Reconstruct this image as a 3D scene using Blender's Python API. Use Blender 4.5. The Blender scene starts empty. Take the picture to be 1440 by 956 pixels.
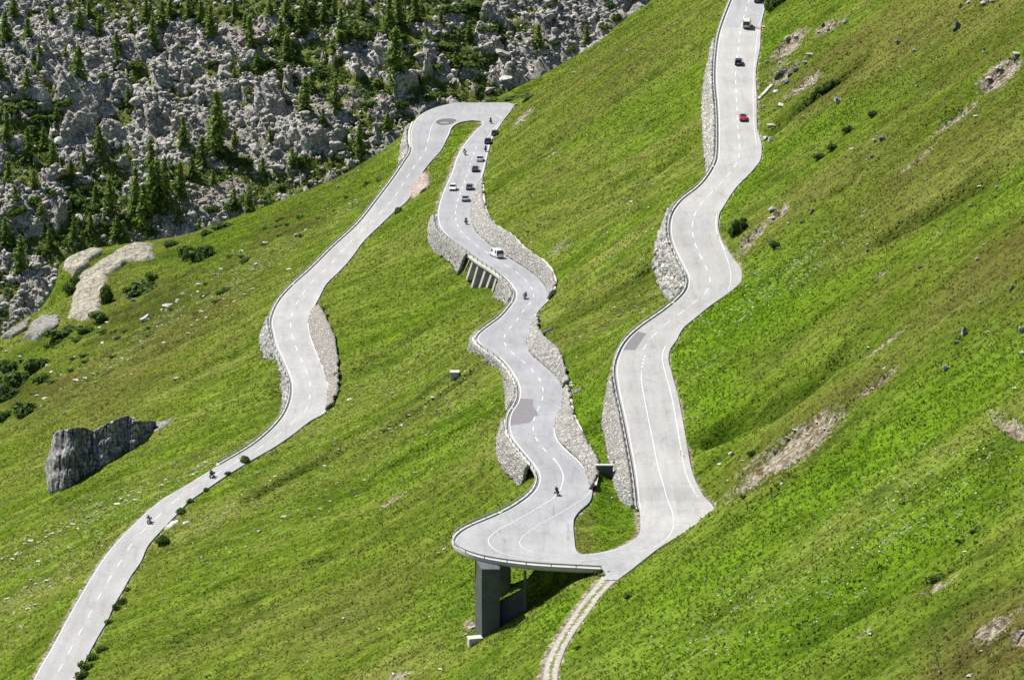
import bpy, bmesh, math, random
import numpy as np
from mathutils import Vector, Matrix
random.seed(7)
RNG = np.random.default_rng(11)
SC = bpy.context.scene
COL = SC.collection
R = math.radians
CAMZ = 300.0
F = 5740.0
DEP = R(15.0)
cD, sD = math.cos(DEP), math.sin(DEP)

# ------------------------------------------------------------------ geometry of the view
def ray(u, v):
    a = (np.asarray(u, float) - 720.0) / F
    b = (478.0 - np.asarray(v, float)) / F
    return a, cD + b * sD, -sD + b * cD
def U(u, v, h):                     # point seen at (u,v) lying h metres under the camera
    dx, dy, dz = ray(u, v)
    t = -h / dz
    return np.array([dx * t, dy * t, CAMZ - h])
def UY(u, v, Y):                    # point seen at (u,v) at ground distance Y
    dx, dy, dz = ray(u, v)
    t = Y / dy
    return np.array([dx * t, Y + 0 * t, CAMZ + dz * t])
def proj(x, y, z):
    zz = z - CAMZ
    f = y * cD - zz * sD
    up = y * sD + zz * cD
    return 720 + F * x / f, 478 - F * up / f

def crv(pts):                       # smooth single valued curve through (t, value) pairs
    p = sorted(pts)
    t = np.array([q[0] for q in p], float); y = np.array([q[1] for q in p], float)
    m = np.gradient(y, t) if len(t) > 2 else np.full(len(t), (y[-1] - y[0]) / (t[-1] - t[0]))
    d = np.diff(y) / np.diff(t)
    for i in range(len(d)):         # keep overshoot small
        if abs(m[i]) > 3 * abs(d[i]) + 1e-9: m[i] = np.sign(m[i]) * 3 * abs(d[i])
        if abs(m[i + 1]) > 3 * abs(d[i]) + 1e-9: m[i + 1] = np.sign(m[i + 1]) * 3 * abs(d[i])
    def f(x):
        x = np.clip(np.asarray(x, float), t[0], t[-1])
        i = np.clip(np.searchsorted(t, x) - 1, 0, len(t) - 2)
        h = t[i + 1] - t[i]; s = (x - t[i]) / h
        return ((2*s**3 - 3*s**2 + 1) * y[i] + (s**3 - 2*s**2 + s) * h * m[i]
                + (-2*s**3 + 3*s**2) * y[i + 1] + (s**3 - s**2) * h * m[i + 1])
    f.t0, f.t1 = t[0], t[-1]
    return f

class Limb:                         # one arm of the road: height profile and two edges, by image row
    def __init__(s, prof, left, right):
        s.prof = prof
        s.L = crv([(b, a) for a, b in left]); s.Rr = crv([(b, a) for a, b in right])
        s.v0, s.v1 = prof[0][0], prof[-1][0]
        s.vt = np.arange(s.v0, s.v1 + .25, .25)
        s.ht = np.zeros_like(s.vt); s.Yt = np.zeros_like(s.vt)
        for k, v in enumerate(s.vt):
            s.ht[k], s.Yt[k] = s._hY(v)
    def _hY(s, v):
        p = s.prof
        i = 0
        while i < len(p) - 2 and v > p[i + 1][0]: i += 1
        (va, ha), (vb, hb) = p[i], p[i + 1]
        Ya = U(720, va, ha)[1]; Yb = U(720, vb, hb)[1]
        g = (hb - ha) / (Yb - Ya)
        _, dy, dz = ray(720, v)
        k = -dz / dy
        Y = (ha - g * Ya) / (k - g)
        return k * Y, Y
    def h(s, v): return np.interp(v, s.vt, s.ht)
    def Y(s, v): return np.interp(v, s.vt, s.Yt)
    def v(s, Y): return np.interp(Y, s.Yt[::-1], s.vt[::-1])
    def P(s, u, v): return U(u, v, s.h(v))

LL = [(640,144.5),(624,148),(601,156),(586,167),(578,181),(576.5,196),(578,213),(570,226),(561,240),(533,278),(500.6,318),(470.5,345.5),(435,380.6),(410,403),(392.6,423),(384,441),(381,453),(384,468),(386,480),(392.6,495),(402.7,517.7),(409,535),(410,550),(406.4,568),(397.7,585.5),(380,605.5),(360,622.5),(301,658),(263.6,681),(226,703.5),(207,719),(181,743.6),(155.7,771),(135.6,799),(113,836.5),(93,871.7),(73,909),(55,939.5),(46.5,956),(28,990)]
LR = [(664,169.3),(654,170.6),(643.7,173.5),(631,191),(618.6,213.5),(607,226),(596,240),(585,262),(570,285),(553,299),(533,318),(510.6,340),(495.6,360.5),(478,380.6),(460,398),(449,418),(439,438),(435,451),(436,466),(440,480),(448,500),(459,525),(463.4,540),(463,560),(458,579),(438,590.5),(415,608),(387.6,627),(360,643),(341.5,654),(319,668),(291,687),(266,704.5),(249,722),(228,744),(208,767),(198,789),(183,811),(173,829),(161,849),(151,871.7),(138,894),(125.5,917),(113,942),(106,956),(88,990)]
ML = [(664,169.3),(674,170),(677.6,172.5),(669,183),(654,201),(641,223.5),(636,240),(626,262.6),(618.6,282.7),(615,300),(616,313),(622,325),(636,339),(656,353),(676,368),(696,380.6),(711.5,393),(720,402),(725,411),(724,421),(718,430),(701.5,448.5),(684,461),(672.6,471),(670,479),(674,484),(684,492.5),(699,501),(710,511),(720,524),(727.5,538),(730,555),(726,568),(719,578),(715,590.5),(716.5,608),(722,620),(732.5,633),(747.6,651),(756,663),(757.7,676),(752.6,688),(741,700),(711.5,718.5),(686,730),(661,740),(644,751),(638.7,761),(643.7,770),(661,779),(684,785.5),(720,791),(757.7,795),(808,797.5),(846,799.5),(851,806),(850,815)]
MR = [(715,144.5),(722,147),(720,153),(709,168),(699,183),(691.5,198),(686,218),(681,240),(674,262.6),(666,285),(664,303),(667.6,318),(679,333),(694,345.5),(720,363),(740,375.6),(757.7,388),(770,403),(775,416),(772.7,421),(762.7,431),(755,441),(753,453),(745,468.5),(742.6,482),(747.6,496),(770,515),(788,531.5),(795,546.5),(793,568),(785,585.5),(781.5,600.5),(785,618),(798,633),(813,646),(825.5,661),(832,676),(833,690),(829,705),(813,720),(806.8,731),(808,758.7),(812,776),(820,779)]
RL = [(1050,-45),(1029,0),(1019,25),(1011,50),(1007.5,75),(1006,113),(1009,151),(1010,188),(1009,221),(1001,240),(983.6,262.6),(961,280),(946,300),(942,318),(943.5,335.4),(951,355.5),(961,375.6),(967.6,390.7),(966,405.7),(951,423.3),(928.4,441),(903,458.5),(881,479),(870.6,497.6),(865.6,515),(868,543),(876,580.5),(886,630.7),(893,671),(898,713.6),(900,722),(900.5,741),(896,754),(881,764),(856,773.5),(833,777.8),(820,779)]
RR = [(1110,-45),(1078,3),(1074,18),(1070,40),(1069,63),(1063,100),(1064,138),(1064,176),(1071,205),(1070,222),(1058,240),(1036,262.6),(1019,288),(1011,303),(1010,320),(1019,345.5),(1031,363),(1042.6,380.6),(1043,393),(1026,410.7),(1001,428),(978.6,446),(961,461),(951,478.5),(942,492),(940,505),(944,522),(953,555),(960.5,593),(967,630.7),(975,668),(988,695),(1003.7,718.5),(1000,724),(983.6,736),(953.5,753.7),(928.4,768.7),(906,786),(883,804),(868,815)]
PH = 228.5
limbL = Limb([(144,245),(173,245),(590,262),(990,276.5)], LL, LR)
limbM = Limb([(144,245),(173,245),(690,229.2),(705,PH),(816,PH+.6)], ML, MR)
limbR = Limb([(-45,191.5),(685,227.3),(705,PH),(816,PH+.6)], RL, RR)
TRL = [(850.5,804),(833,826.5),(813,851.6),(793,881.7),(775,912),(765,937),(762.7,956),(757,990)]
TRR = [(868,815),(850.5,831.5),(828,861.6),(808,889),(793,917),(786,940),(784,956),(781,990)]
limbT = Limb([(804,PH+.5),(830,PH+.9),(990,231.5)], TRL, TRR)
def support(v):                     # where the ground starts to carry the road (right of this)
    if 359 <= v <= 390: return float(limbM.L(v)) + 24
    if v >= 652:
        return float(np.interp(v, [652,662,680,690,700,715,730,778,800,812], [770,779,781,778,778,780,780,782,846,850]))
    return -1e9

# ------------------------------------------------------------------ scalar noise in numpy
def vnoise(x, y, seed=0):
    x = np.asarray(x, float); y = np.asarray(y, float)
    rs = np.random.default_rng(seed + 1000)
    T = rs.random((257, 257)); 
    xi = np.floor(x).astype(int); yi = np.floor(y).astype(int)
    fx = x - xi; fy = y - yi
    fx = fx*fx*(3-2*fx); fy = fy*fy*(3-2*fy)
    a = T[xi % 256, yi % 256]; b = T[(xi+1) % 256, yi % 256]; c = T[xi % 256, (yi+1) % 256]; d = T[(xi+1) % 256, (yi+1) % 256]
    return (a*(1-fx)+b*fx)*(1-fy) + (c*(1-fx)+d*fx)*fy - .5
def fbm(x, y, oct=4, seed=0, gain=.5):
    s = 0; a = 1; f = 1
    for i in range(oct):
        s = s + a * vnoise(x*f + 13.7*i, y*f + 7.3*i, seed + i); a *= gain; f *= 2.03
    return s
def worley(x, y, seed=0):           # nearest feature: distance, second distance, cell randoms, offset
    rs = np.random.default_rng(seed + 500)
    T = rs.random((128, 128, 6))
    xi = np.floor(x).astype(int); yi = np.floor(y).astype(int)
    f1 = np.full(x.shape, 9.); f2 = np.full(x.shape, 9.); rid = np.zeros(x.shape + (6,)); ox = np.zeros(x.shape); oy = np.zeros(x.shape)
    for i in (-1, 0, 1):
        for j in (-1, 0, 1):
            r = T[(xi+i) % 128, (yi+j) % 128]
            dx = xi + i + r[..., 0] - x; dy = yi + j + r[..., 1] - y
            d = np.hypot(dx, dy)
            n = d < f1
            f2 = np.where(n, f1, np.minimum(f2, d))
            f1 = np.where(n, d, f1)
            rid[n] = r[n]; ox = np.where(n, dx, ox); oy = np.where(n, dy, oy)
    return f1, f2, rid, ox, oy

# ------------------------------------------------------------------ walls, traced as (row of the road edge, pixel of the other edge)
WALLS_DOWN = {   # on the valley side: top at the left road edge, foot below
 'R1': (limbR, [(55,1004,70),(100,993,120),(140,991,160),(180,993,200),(215,996,232),(243,999,246)]),
 'R2': (limbR, [(285,947,301),(300,936,320),(320,926,348),(340,923,374),(360,928,397),(380,937,413),(395,948,421),(406,960,414)]),
 'R3': (limbR, [(528,861,540),(545,856,562),(565,852,590),(590,857,618),(625,862,650),(655,866,678),(685,880,707),(712,895,720)]),
 'M1': (limbM, [(303,606,316),(315,606,333),(326,613,350),(340,630,362),(350,641,373),(358,648,383)]),
 'M2': (limbM, [(391,698,418),(400,708,421),(410,714,427),(420,717,429)]),
 'M3': (limbM, [(466,668,480),(474,664,488),(480,665,496),(490,677,501),(500,692,510),(512,707,522),(530,714,546),(550,716,566),(566,717,580)]),
 'M4': (limbM, [(590,711,597),(602,703,618),(616,703,638),(632,713,657),(648,731,677),(655,738,686)]),
 'L1': (limbL, [(444,378,455),(454,371,470),(465,370,484),(475,373,498),(485,381,508),(500,392,519),(520,399,541),(540,401,562),(560,400,577),(578,397,592)]),
 'L2': (limbL, [(174,573,184),(188,568,197),(200,566,212),(212,564,222),(226,562,236)]),
}
VIA_FOOT = (limbM, [(358,648,383),(362,653,392),(368,660,405),(374,671,405),(380,681,405),(385,689,411),(391,698,418)])
WALLS_UP = {     # on the hill side: foot at the right road edge, top above
 'MU1': (limbM, [(258,680,254),(268,680,260),(280,680,270),(300,682,288),(318,686,302),(333,696,316),(345,710,326),(355,724,335),(363,733,346),(375,751,359),(388,767,371),(400,778,385),(412,782,400),(421,779,413)]),
 'MU2': (limbM, [(450,757,447),(460,757,456),(470,758,463),(481,762,470),(492,767,476),(502,776,483),(512,786,493),(522,793,505),(534,797,522),(546,799,539)]),
 'MU3': (limbM, [(552,800,546),(568,803,560),(585,805,575),(600,809,590),(616,818,609),(632,829,630),(645,837,642),(660,841,653),(674,841,666),(688,838,684)]),
 'LU1': (limbL, [(436,449,433),(444,453,439),(456,459,449),(470,466,462),(485,472,478),(500,475,492),(520,476,511),(540,477,532),(560,475,553),(577,468,572)]),
}
def wall_lines(w, up):
    limb, rows = w
    vs = [r[0] for r in rows]
    cu = crv([(r[0], r[1]) for r in rows]); cv = crv([(r[0], r[2]) for r in rows])
    v = np.arange(vs[0], vs[-1] + .01, 1.0)
    Y = limb.Y(v)
    e = UY(limb.Rr(v) if up else limb.L(v), v, Y).T
    f = UY(cu(v), cv(v), Y).T
    return e, f

# ------------------------------------------------------------------ near hillside height field
X0, X1, DX = -205.0, 205.0, .7
Y0, Y1, DY = 505.0, 1300.0, 1.0
gx = np.arange(X0, X1, DX); gy = np.arange(Y0, Y1, DY)
GX, GY = np.meshgrid(gx, gy)        # rows = Y
def base_h(x):
    return np.where(x > -30, 237 - .70 * x, 237 + 21 + .50 * (-30 - x))
BASE = base_h(GX)
fix = np.zeros(GX.shape, bool); val = np.zeros(GX.shape)
roadm = np.zeros(GX.shape, bool)
def row_spans(j, Y):
    out = []
    for limb, sub in ((limbL, 'L'), (limbM, 'M'), (limbR, 'R'), (limbT, 'T')):
        if not (limb.Yt[-1] <= Y <= limb.Yt[0]): continue
        v = limb.v(Y); h = limb.h(v)
        if sub == 'T' and v < 812: continue
        l, r = float(limb.L(v)), float(limb.Rr(v))
        if sub == 'L' and v < 169.3: r = float(limbM.Rr(v))
        if sub == 'M' and (v < 169.3): continue
        if sub == 'M' and v > 779: r = float(limbR.Rr(v))
        if sub == 'R' and v > 779: continue
        if sub == 'M':
            l2 = max(l, support(v))
        else: l2 = l
        if v > 815 and sub != 'T' and sub != 'L': continue
        out.append((sub, v, h, UY(l2, v, Y)[0] - (0 if l2 > l else .9), UY(r, v, Y)[0] + .35))
    return out
for j, Y in enumerate(gy):
    for sub, v, h, xl, xr in row_spans(j, Y):
        m = (gx >= xl) & (gx <= xr)
        fix[j, m] = True; val[j, m] = h + (.12 if sub == 'T' else .34); roadm[j, m] = True
def fix_line(pts, dh=0.0, wide=0):
    o = np.argsort(pts[:, 1])
    Ys, xs, hs = pts[o, 1], pts[o, 0], CAMZ - pts[o, 2]
    j0, j1 = int(np.ceil((Ys[0] - Y0) / DY)), int(np.floor((Ys[-1] - Y0) / DY))
    for j in range(max(j0, 0), min(j1, len(gy) - 1) + 1):
        x = np.interp(gy[j], Ys, xs); h = np.interp(gy[j], Ys, hs)
        i = int(round((x - X0) / DX))
        for k in range(-wide, wide + 1):
            if 0 <= i + k < len(gx) and not roadm[j, i + k]:
                fix[j, i + k] = True; val[j, i + k] = h + dh
for k, w in WALLS_DOWN.items(): fix_line(wall_lines(w, False)[1])
fix_line(wall_lines(VIA_FOOT, False)[1])
_e, _f = wall_lines(VIA_FOOT, False); _b = _f.copy(); _b[:, 0] = _e[:, 0] + 3.0; _b = _b[4:-4]; fix_line(_b, .6)
_b = _b.copy(); _b[:, 0] -= 1.2; fix_line(_b, .3)
for k, w in WALLS_UP.items(): fix_line(wall_lines(w, True)[1], .15)
def fix_pt(p):
    i, j = int(round((p[0] - X0) / DX)), int(round((p[1] - Y0) / DY)); fix[j, i] = True; val[j, i] = CAMZ - p[2]
for _v in np.arange(712, 797.5, .25):
    _x = UY(support(_v), _v, limbM.Y(_v))[0]
    for _o, _d in ((-1.6, 1.0), (-3.2, 1.25)):
        i, j = int(round((_x + _o - X0) / DX)), int(round((limbM.Y(_v) - Y0) / DY))
        if not roadm[j, i]: fix[j, i] = True; val[j, i] = limbM.h(_v) + float(np.interp(_v, [712, 770, 790, 797.5], [7.5, 7.5, 4.2, 1.8])) * _d
fix_pt(UY(690, 896, 700)); fix_pt(UY(738, 862, 699)); fix_pt(UY(704, 842, 722))
RIDGE = [(0,474,1085),(40,446,1096),(74,436,1108),(80,395,1120),(90,368,1127),(112,354,1131),(150,347,1136),(215,338,1140),(275,330,1142),(330,314,1146),(400,289,1151),(480,256,1157),(560,222,1166)]
RIDGE2 = [(728,141,1192),(780,111,1194),(830,76,1198),(880,41,1204),(940,-1,1212),(1000,-42,1220)]
RL_ = []
for RG in (RIDGE, RIDGE2):
    for (u0, v0, y0), (u1, v1, y1) in zip(RG[:-1], RG[1:]):
        for f in np.linspace(0, 1, 60):
            p = UY(u0 + (u1-u0)*f, v0 + (v1-v0)*f, y0 + (y1-y0)*f); RL_.append(p)
            i, j = int(round((p[0] - X0) / DX)), int(round((p[1] - Y0) / DY))
            if 0 <= i < len(gx) and not roadm[j, i]: fix[j, i] = True; val[j, i] = CAMZ - p[2]
RL_ = np.array(RL_)
D0 = np.where(fix, val - BASE, 0)
def down(D, M, k):
    ny, nx = D.shape[0] // k * k, D.shape[1] // k * k
    d = (D * M)[:ny, :nx].reshape(ny // k, k, nx // k, k).sum((1, 3)); m = M[:ny, :nx].reshape(ny // k, k, nx // k, k).sum((1, 3))
    return d / np.maximum(m, 1), m > 0
prev = None
for k, it in ((16, 700), (8, 400), (4, 250), (2, 160), (1, 110)):
    d, m = down(D0, fix, k) if k > 1 else (D0, fix)
    if prev is None: init = np.full(d.shape, d[m].mean())
    else:
        init = np.repeat(np.repeat(prev, 2, 0), 2, 1)
        init = np.pad(init, ((0, max(0, d.shape[0] - init.shape[0])), (0, max(0, d.shape[1] - init.shape[1]))), mode='edge')[:d.shape[0], :d.shape[1]]
    st = np.where(m, d, init)
    X = st.copy(); wx, wy = 3.0, 1.0
    for _ in range(it):
        P = np.pad(X, 1, mode='edge')
        N = (wx * (P[1:-1, :-2] + P[1:-1, 2:]) + wy * (P[:-2, 1:-1] + P[2:, 1:-1])) / (2 * (wx + wy))
        X = np.where(m, d, N)
    prev = X
HT = BASE + prev                     # metres under the camera
# ridge: the shoulder of the hill drops away behind
_o = np.argsort(RL_[:, 0]); _xs = RL_[_o, 0]; _ys = RL_[_o, 1]
yr = np.interp(GX, np.concatenate([[-205], _xs, [120, 205]]), np.concatenate([[1060], _ys, [1250, 1275]])) + 5
_h = np.interp(GX, [-34, -29, -27, 0, 2.5, 4], [0, 0, 1, 1, 0, 0]); yr = np.maximum(yr, 1188 * _h)
yr = yr + 2.5 * fbm(GX / 12, GX * 0 + 3, 3, 5)
dd = np.maximum(GY - yr, 0)
HT = HT + np.where(dd < 24, dd**2 / 40, 14.4 + (dd - 24) * 1.2)
# relief of the meadow: streaks down the fall line, hummocks, fading towards the road
def blur(a, n):
    for _ in range(n):
        P = np.pad(a, 1, mode='edge'); a = (P[1:-1, :-2] + P[1:-1, 2:] + P[:-2, 1:-1] + P[2:, 1:-1] + a) / 5
    return a
near_road = blur(roadm.astype(float), 14)
wgt = np.clip(1 - near_road * 3.2, 0, 1) * (~fix)
wgt = blur(wgt, 2) * (~fix)
FL = GX + .12 * GY                   # along the fall line
relief = 1.5 * fbm(FL / 60, GY / 13, 3, 21) + .55 * fbm(FL / 14, GY / 3.6, 3, 31) + .34 * fbm(GX / 2.6, GY / 2.0, 2, 41)
rightm = np.clip((GX - 20) / 30, 0, 1)
relief = relief + rightm * (1.5 * fbm(FL / 50, GY / 7, 3, 51) + .3 * fbm(GX / 4, GY / 3, 2, 55))
ZT = CAMZ - HT + relief * wgt
def _gp(u, v):
    dx, dy, dz = (float(q) for q in ray(u, v)); T_ = np.arange(480, 1300, .8)
    i = np.clip(((dx * T_ - X0) / DX).astype(int), 0, len(gx) - 1); j = np.clip(((dy * T_ - Y0) / DY).astype(int), 0, len(gy) - 1)
    k = np.argmax(CAMZ + dz * T_ < ZT[j, i]); return np.array([dx * T_[k], dy * T_[k]])
GUL = [([(1000,618),(1060,590),(1120,560),(1180,515),(1230,480)],3.0,2.4),([(1090,182),(1130,150),(1170,118),(1215,85)],2.6,1.8),([(1120,905),(1180,880),(1240,845),(1330,800),(1400,760)],2.6,1.7),
 ([(700,509),(665,527),(640,543),(600,567),(545,603)],1.0,1.3),([(360,697),(415,667),(470,640)],2.2,1.4),([(760,468),(800,443),(860,412),(925,372)],2.6,1.7),([(700,262),(760,215),(850,150),(930,100)],4,1.2),([(1300,690),(1395,640),(1440,610)],3,1.5),
 ([(560,652),(620,615),(690,580)],1.6,1.0),([(990,880),(1060,830),(1130,790)],3,1.0),([(1250,330),(1330,290),(1420,240)],3,1.5),([(1030,420),(1100,370),(1180,320)],3,1.3),([(430,560),(520,510),(600,460)],3,.9),([(130,530),(230,490),(330,445)],2.5,1.2),([(60,720),(140,680),(230,640)],3,1.0),([(260,900),(360,840),(470,780)],3,.9),([(1100,660),(1190,640),(1270,600)],2.2,-1.6),([(1005,735),(1090,700),(1190,640),(1300,570)],4,-1.8),([(960,215),(900,260),(830,300)],2.5,1.0)]
GSHADE = np.zeros(GX.shape)
for pl_, w_, d_ in GUL:
    q = np.array([_gp(*t_) for t_ in pl_]); dist = np.full(GX.shape, 99.)
    wob = 1.2 * fbm(GX / 7, GY / 7, 2, 61)
    for a_, b_ in zip(q[:-1], q[1:]):
        ab = b_ - a_; t_ = np.clip(((GX - a_[0]) * ab[0] + (GY - a_[1]) * ab[1]) / (ab @ ab), 0, 1); dist = np.minimum(dist, np.hypot(GX - a_[0] - t_*ab[0], (GY - a_[1] - t_*ab[1])))
    ZT = ZT - d_ * 1.3 * np.exp(-((dist + wob) / w_)**2) * wgt
    if d_ > 0: GSHADE = np.maximum(GSHADE, np.exp(-((dist + wob) / w_ / .8)**2) * min(1, d_ / 2))  # shade of the gully hollows, painted into the turf colour to strengthen the relief
TU, TV = proj(GX, GY, ZT)

def samp(A, x, y, x0=X0, y0=Y0, dx=DX, dy=DY):
    fx = np.clip((np.asarray(x) - x0) / dx, 0, A.shape[1] - 1.001); fy = np.clip((np.asarray(y) - y0) / dy, 0, A.shape[0] - 1.001)
    i = fx.astype(int); j = fy.astype(int); fx = fx - i; fy = fy - j
    return (A[j, i]*(1-fx)+A[j, i+1]*fx)*(1-fy) + (A[j+1, i]*(1-fx)+A[j+1, i+1]*fx)*fy
# ------------------------------------------------------------------ far boulder slope
FX0, FX1, FDX = -235.0, 125.0, .75
FY0, FY1, FDY = 1262.0, 1640.0, .75
fgx = np.arange(FX0, FX1, FDX); fgy = np.arange(FY0, FY1, FDY)
FGX, FGY = np.meshgrid(fgx, fgy)
def far_base(x, y): return CAMZ - (364 - .577 * (y - 1350)) + 9 * fbm(x / 70, y / 70, 3, 71) + 3.0 * fbm((x - .6*y) / 18, (y + .5*x) / 34, 3, 75)
FB = far_base(FGX, FGY)
FU, FV = proj(FGX, FGY, FB)
def px_blob(Uc, Vc, u, v, ru, rv, ang=0.0):
    a = R(ang); du, dv = Uc - u, Vc - v
    p = (du * math.cos(a) + dv * math.sin(a)) / ru; q = (-du * math.sin(a) + dv * math.cos(a)) / rv
    return np.clip(1.25 - np.sqrt(p*p + q*q), 0, 1)
def blobs(Uc, Vc, L):
    o = np.zeros(Uc.shape)
    for b in L: o = np.maximum(o, px_blob(Uc, Vc, *b[:5]) * (b[5] if len(b) > 5 else 1))
    return o
crag = blobs(FU, FV, [(110,120,150,90,-30),(830,60,150,70,-30),(330,140,160,60,20,.8),(560,100,120,60,0,.7),(430,200,120,50,0,.6),(60,300,100,70,0,.7),(740,100,80,30,-30),(690,60,40,40,0)])
veg = blobs(FU, FV, [(240,15,170,32,0),(440,20,90,30,0),(640,60,90,50,20,.8),(560,60,70,60,0,.8),(30,150,50,22,-20),(50,175,60,22,0),(250,100,90,40,0,.6),(420,110,80,40,0,.7),(510,200,90,40,-20,.65),(330,230,80,40,0,.6),(150,270,80,60,0,.75),(60,340,80,60,0,.75),(430,250,120,30,-25,.55),(620,130,70,16,0),(740,135,40,12,0),(30,240,60,40,0,.7)])
scree = blobs(FU, FV, [(300,270,80,40,-20),(430,150,60,40,0,.6),(330,215,60,40,0,.6),(120,300,60,50,0,.5),(360,45,80,40,0,.7),(480,140,80,25,0)])
vn = fbm(FGX / 11, FGY / 11, 4, 81)
vegm = np.clip((veg * 1.15 - .22 + 1.3 * vn) * 2.4, 0, 1)
def facet(size, seed, amp, warp=.7):
    wx_ = FGX + warp * fbm(FGX / 6, FGY / 6, 2, seed + 9); wy_ = FGY + warp * fbm(FGX / 6, FGY / 6, 2, seed + 19)
    c_, s_ = math.cos(.5), math.sin(.5); x_ = (wx_ * c_ - wy_ * s_) / size; y_ = (wx_ * s_ + wy_ * c_) / size / .8
    f1, f2, r, ox, oy = worley(x_, y_, seed)
    h = (.1 + .75 * r[..., 2]) + (r[..., 3] - .35) * 2.6 * ox + (r[..., 4] - .5) * 2.2 * oy
    return np.clip(h, 0, 1.6) * np.clip((f2 - f1) * 8, 0, 1) * amp, r
B = np.zeros(FGX.shape)
for size, seed, amp, thr in ((17, 2, 6.5, .62), (10, 3, 4.4, .40), (5.6, 4, 2.7, .14), (3.2, 6, 1.7, -.15)):
    b, r = facet(size, seed, amp)
    on = np.clip((crag + .7 * fbm(FGX / 22, FGY / 22, 3, seed + 60) - thr + .5 * (r[..., 5] - .5)) * 12, 0, 1)
    B = np.maximum(B, b * on)
b, r = facet(2.2, 8, .9, .3); B = B + b * np.where(B > 1.2, .25, 1.0) * (r[..., 5] > .35)
B = B * (1 - .8 * vegm * (B < 3)) * (1 - .6 * np.clip(scree, 0, 1) * (1 - crag))
ledge = fbm((FGX + .5 * FGY) / 30, (FGY - .4 * FGX) / 12, 3, 88)
vegm = np.clip(vegm + np.clip((ledge - .10) * 5, 0, .8), 0, 1) * np.clip(1.6 - B * .9, .0, 1)
FZ = FB + B + .15 * fbm(FGX / 1.8, FGY / 1.8, 2, 91) + vegm * .7 * fbm(FGX / 2.5, FGY / 2.5, 2, 95)
FU, FV = proj(FGX, FGY, FZ)

TT = np.arange(480, 1750, .8)
def ground(u, v, far=None):         # first ground point seen at pixel (u,v)
    dx, dy, dz = (float(q) for q in ray(u, v))
    y = dy * TT; x = dx * TT; z = CAMZ + dz * TT
    if far is not True:
        zt = np.where((y > Y0) & (y < Y1 - 2) & (abs(x) < 203), samp(ZT, x, y), -1e9)
        k = np.argmax(z < zt)
        if z[k] < zt[k]:
            t0, t1 = TT[k - 1], TT[k]
            for _ in range(12):
                t = (t0 + t1) / 2
                if CAMZ + dz * t < samp(ZT, dx * t, dy * t): t1 = t
                else: t0 = t
            return np.array([dx * t1, dy * t1, CAMZ + dz * t1]), 'near'
        if far is False: return None, None
    zt = np.where((y > FY0) & (y < FY1 - 2) & (x > FX0) & (x < FX1), samp(FB, x, y, FX0, FY0, FDX, FDY), -1e9)
    k = np.argmax(z < zt)
    if z[k] < zt[k]: return np.array([x[k], y[k], zt[k]]), 'far'
    return None, None
def far_z(x, y): return float(samp(FZ, x, y, FX0, FY0, FDX, FDY))
def near_z(x, y): return float(samp(ZT, x, y))

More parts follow.
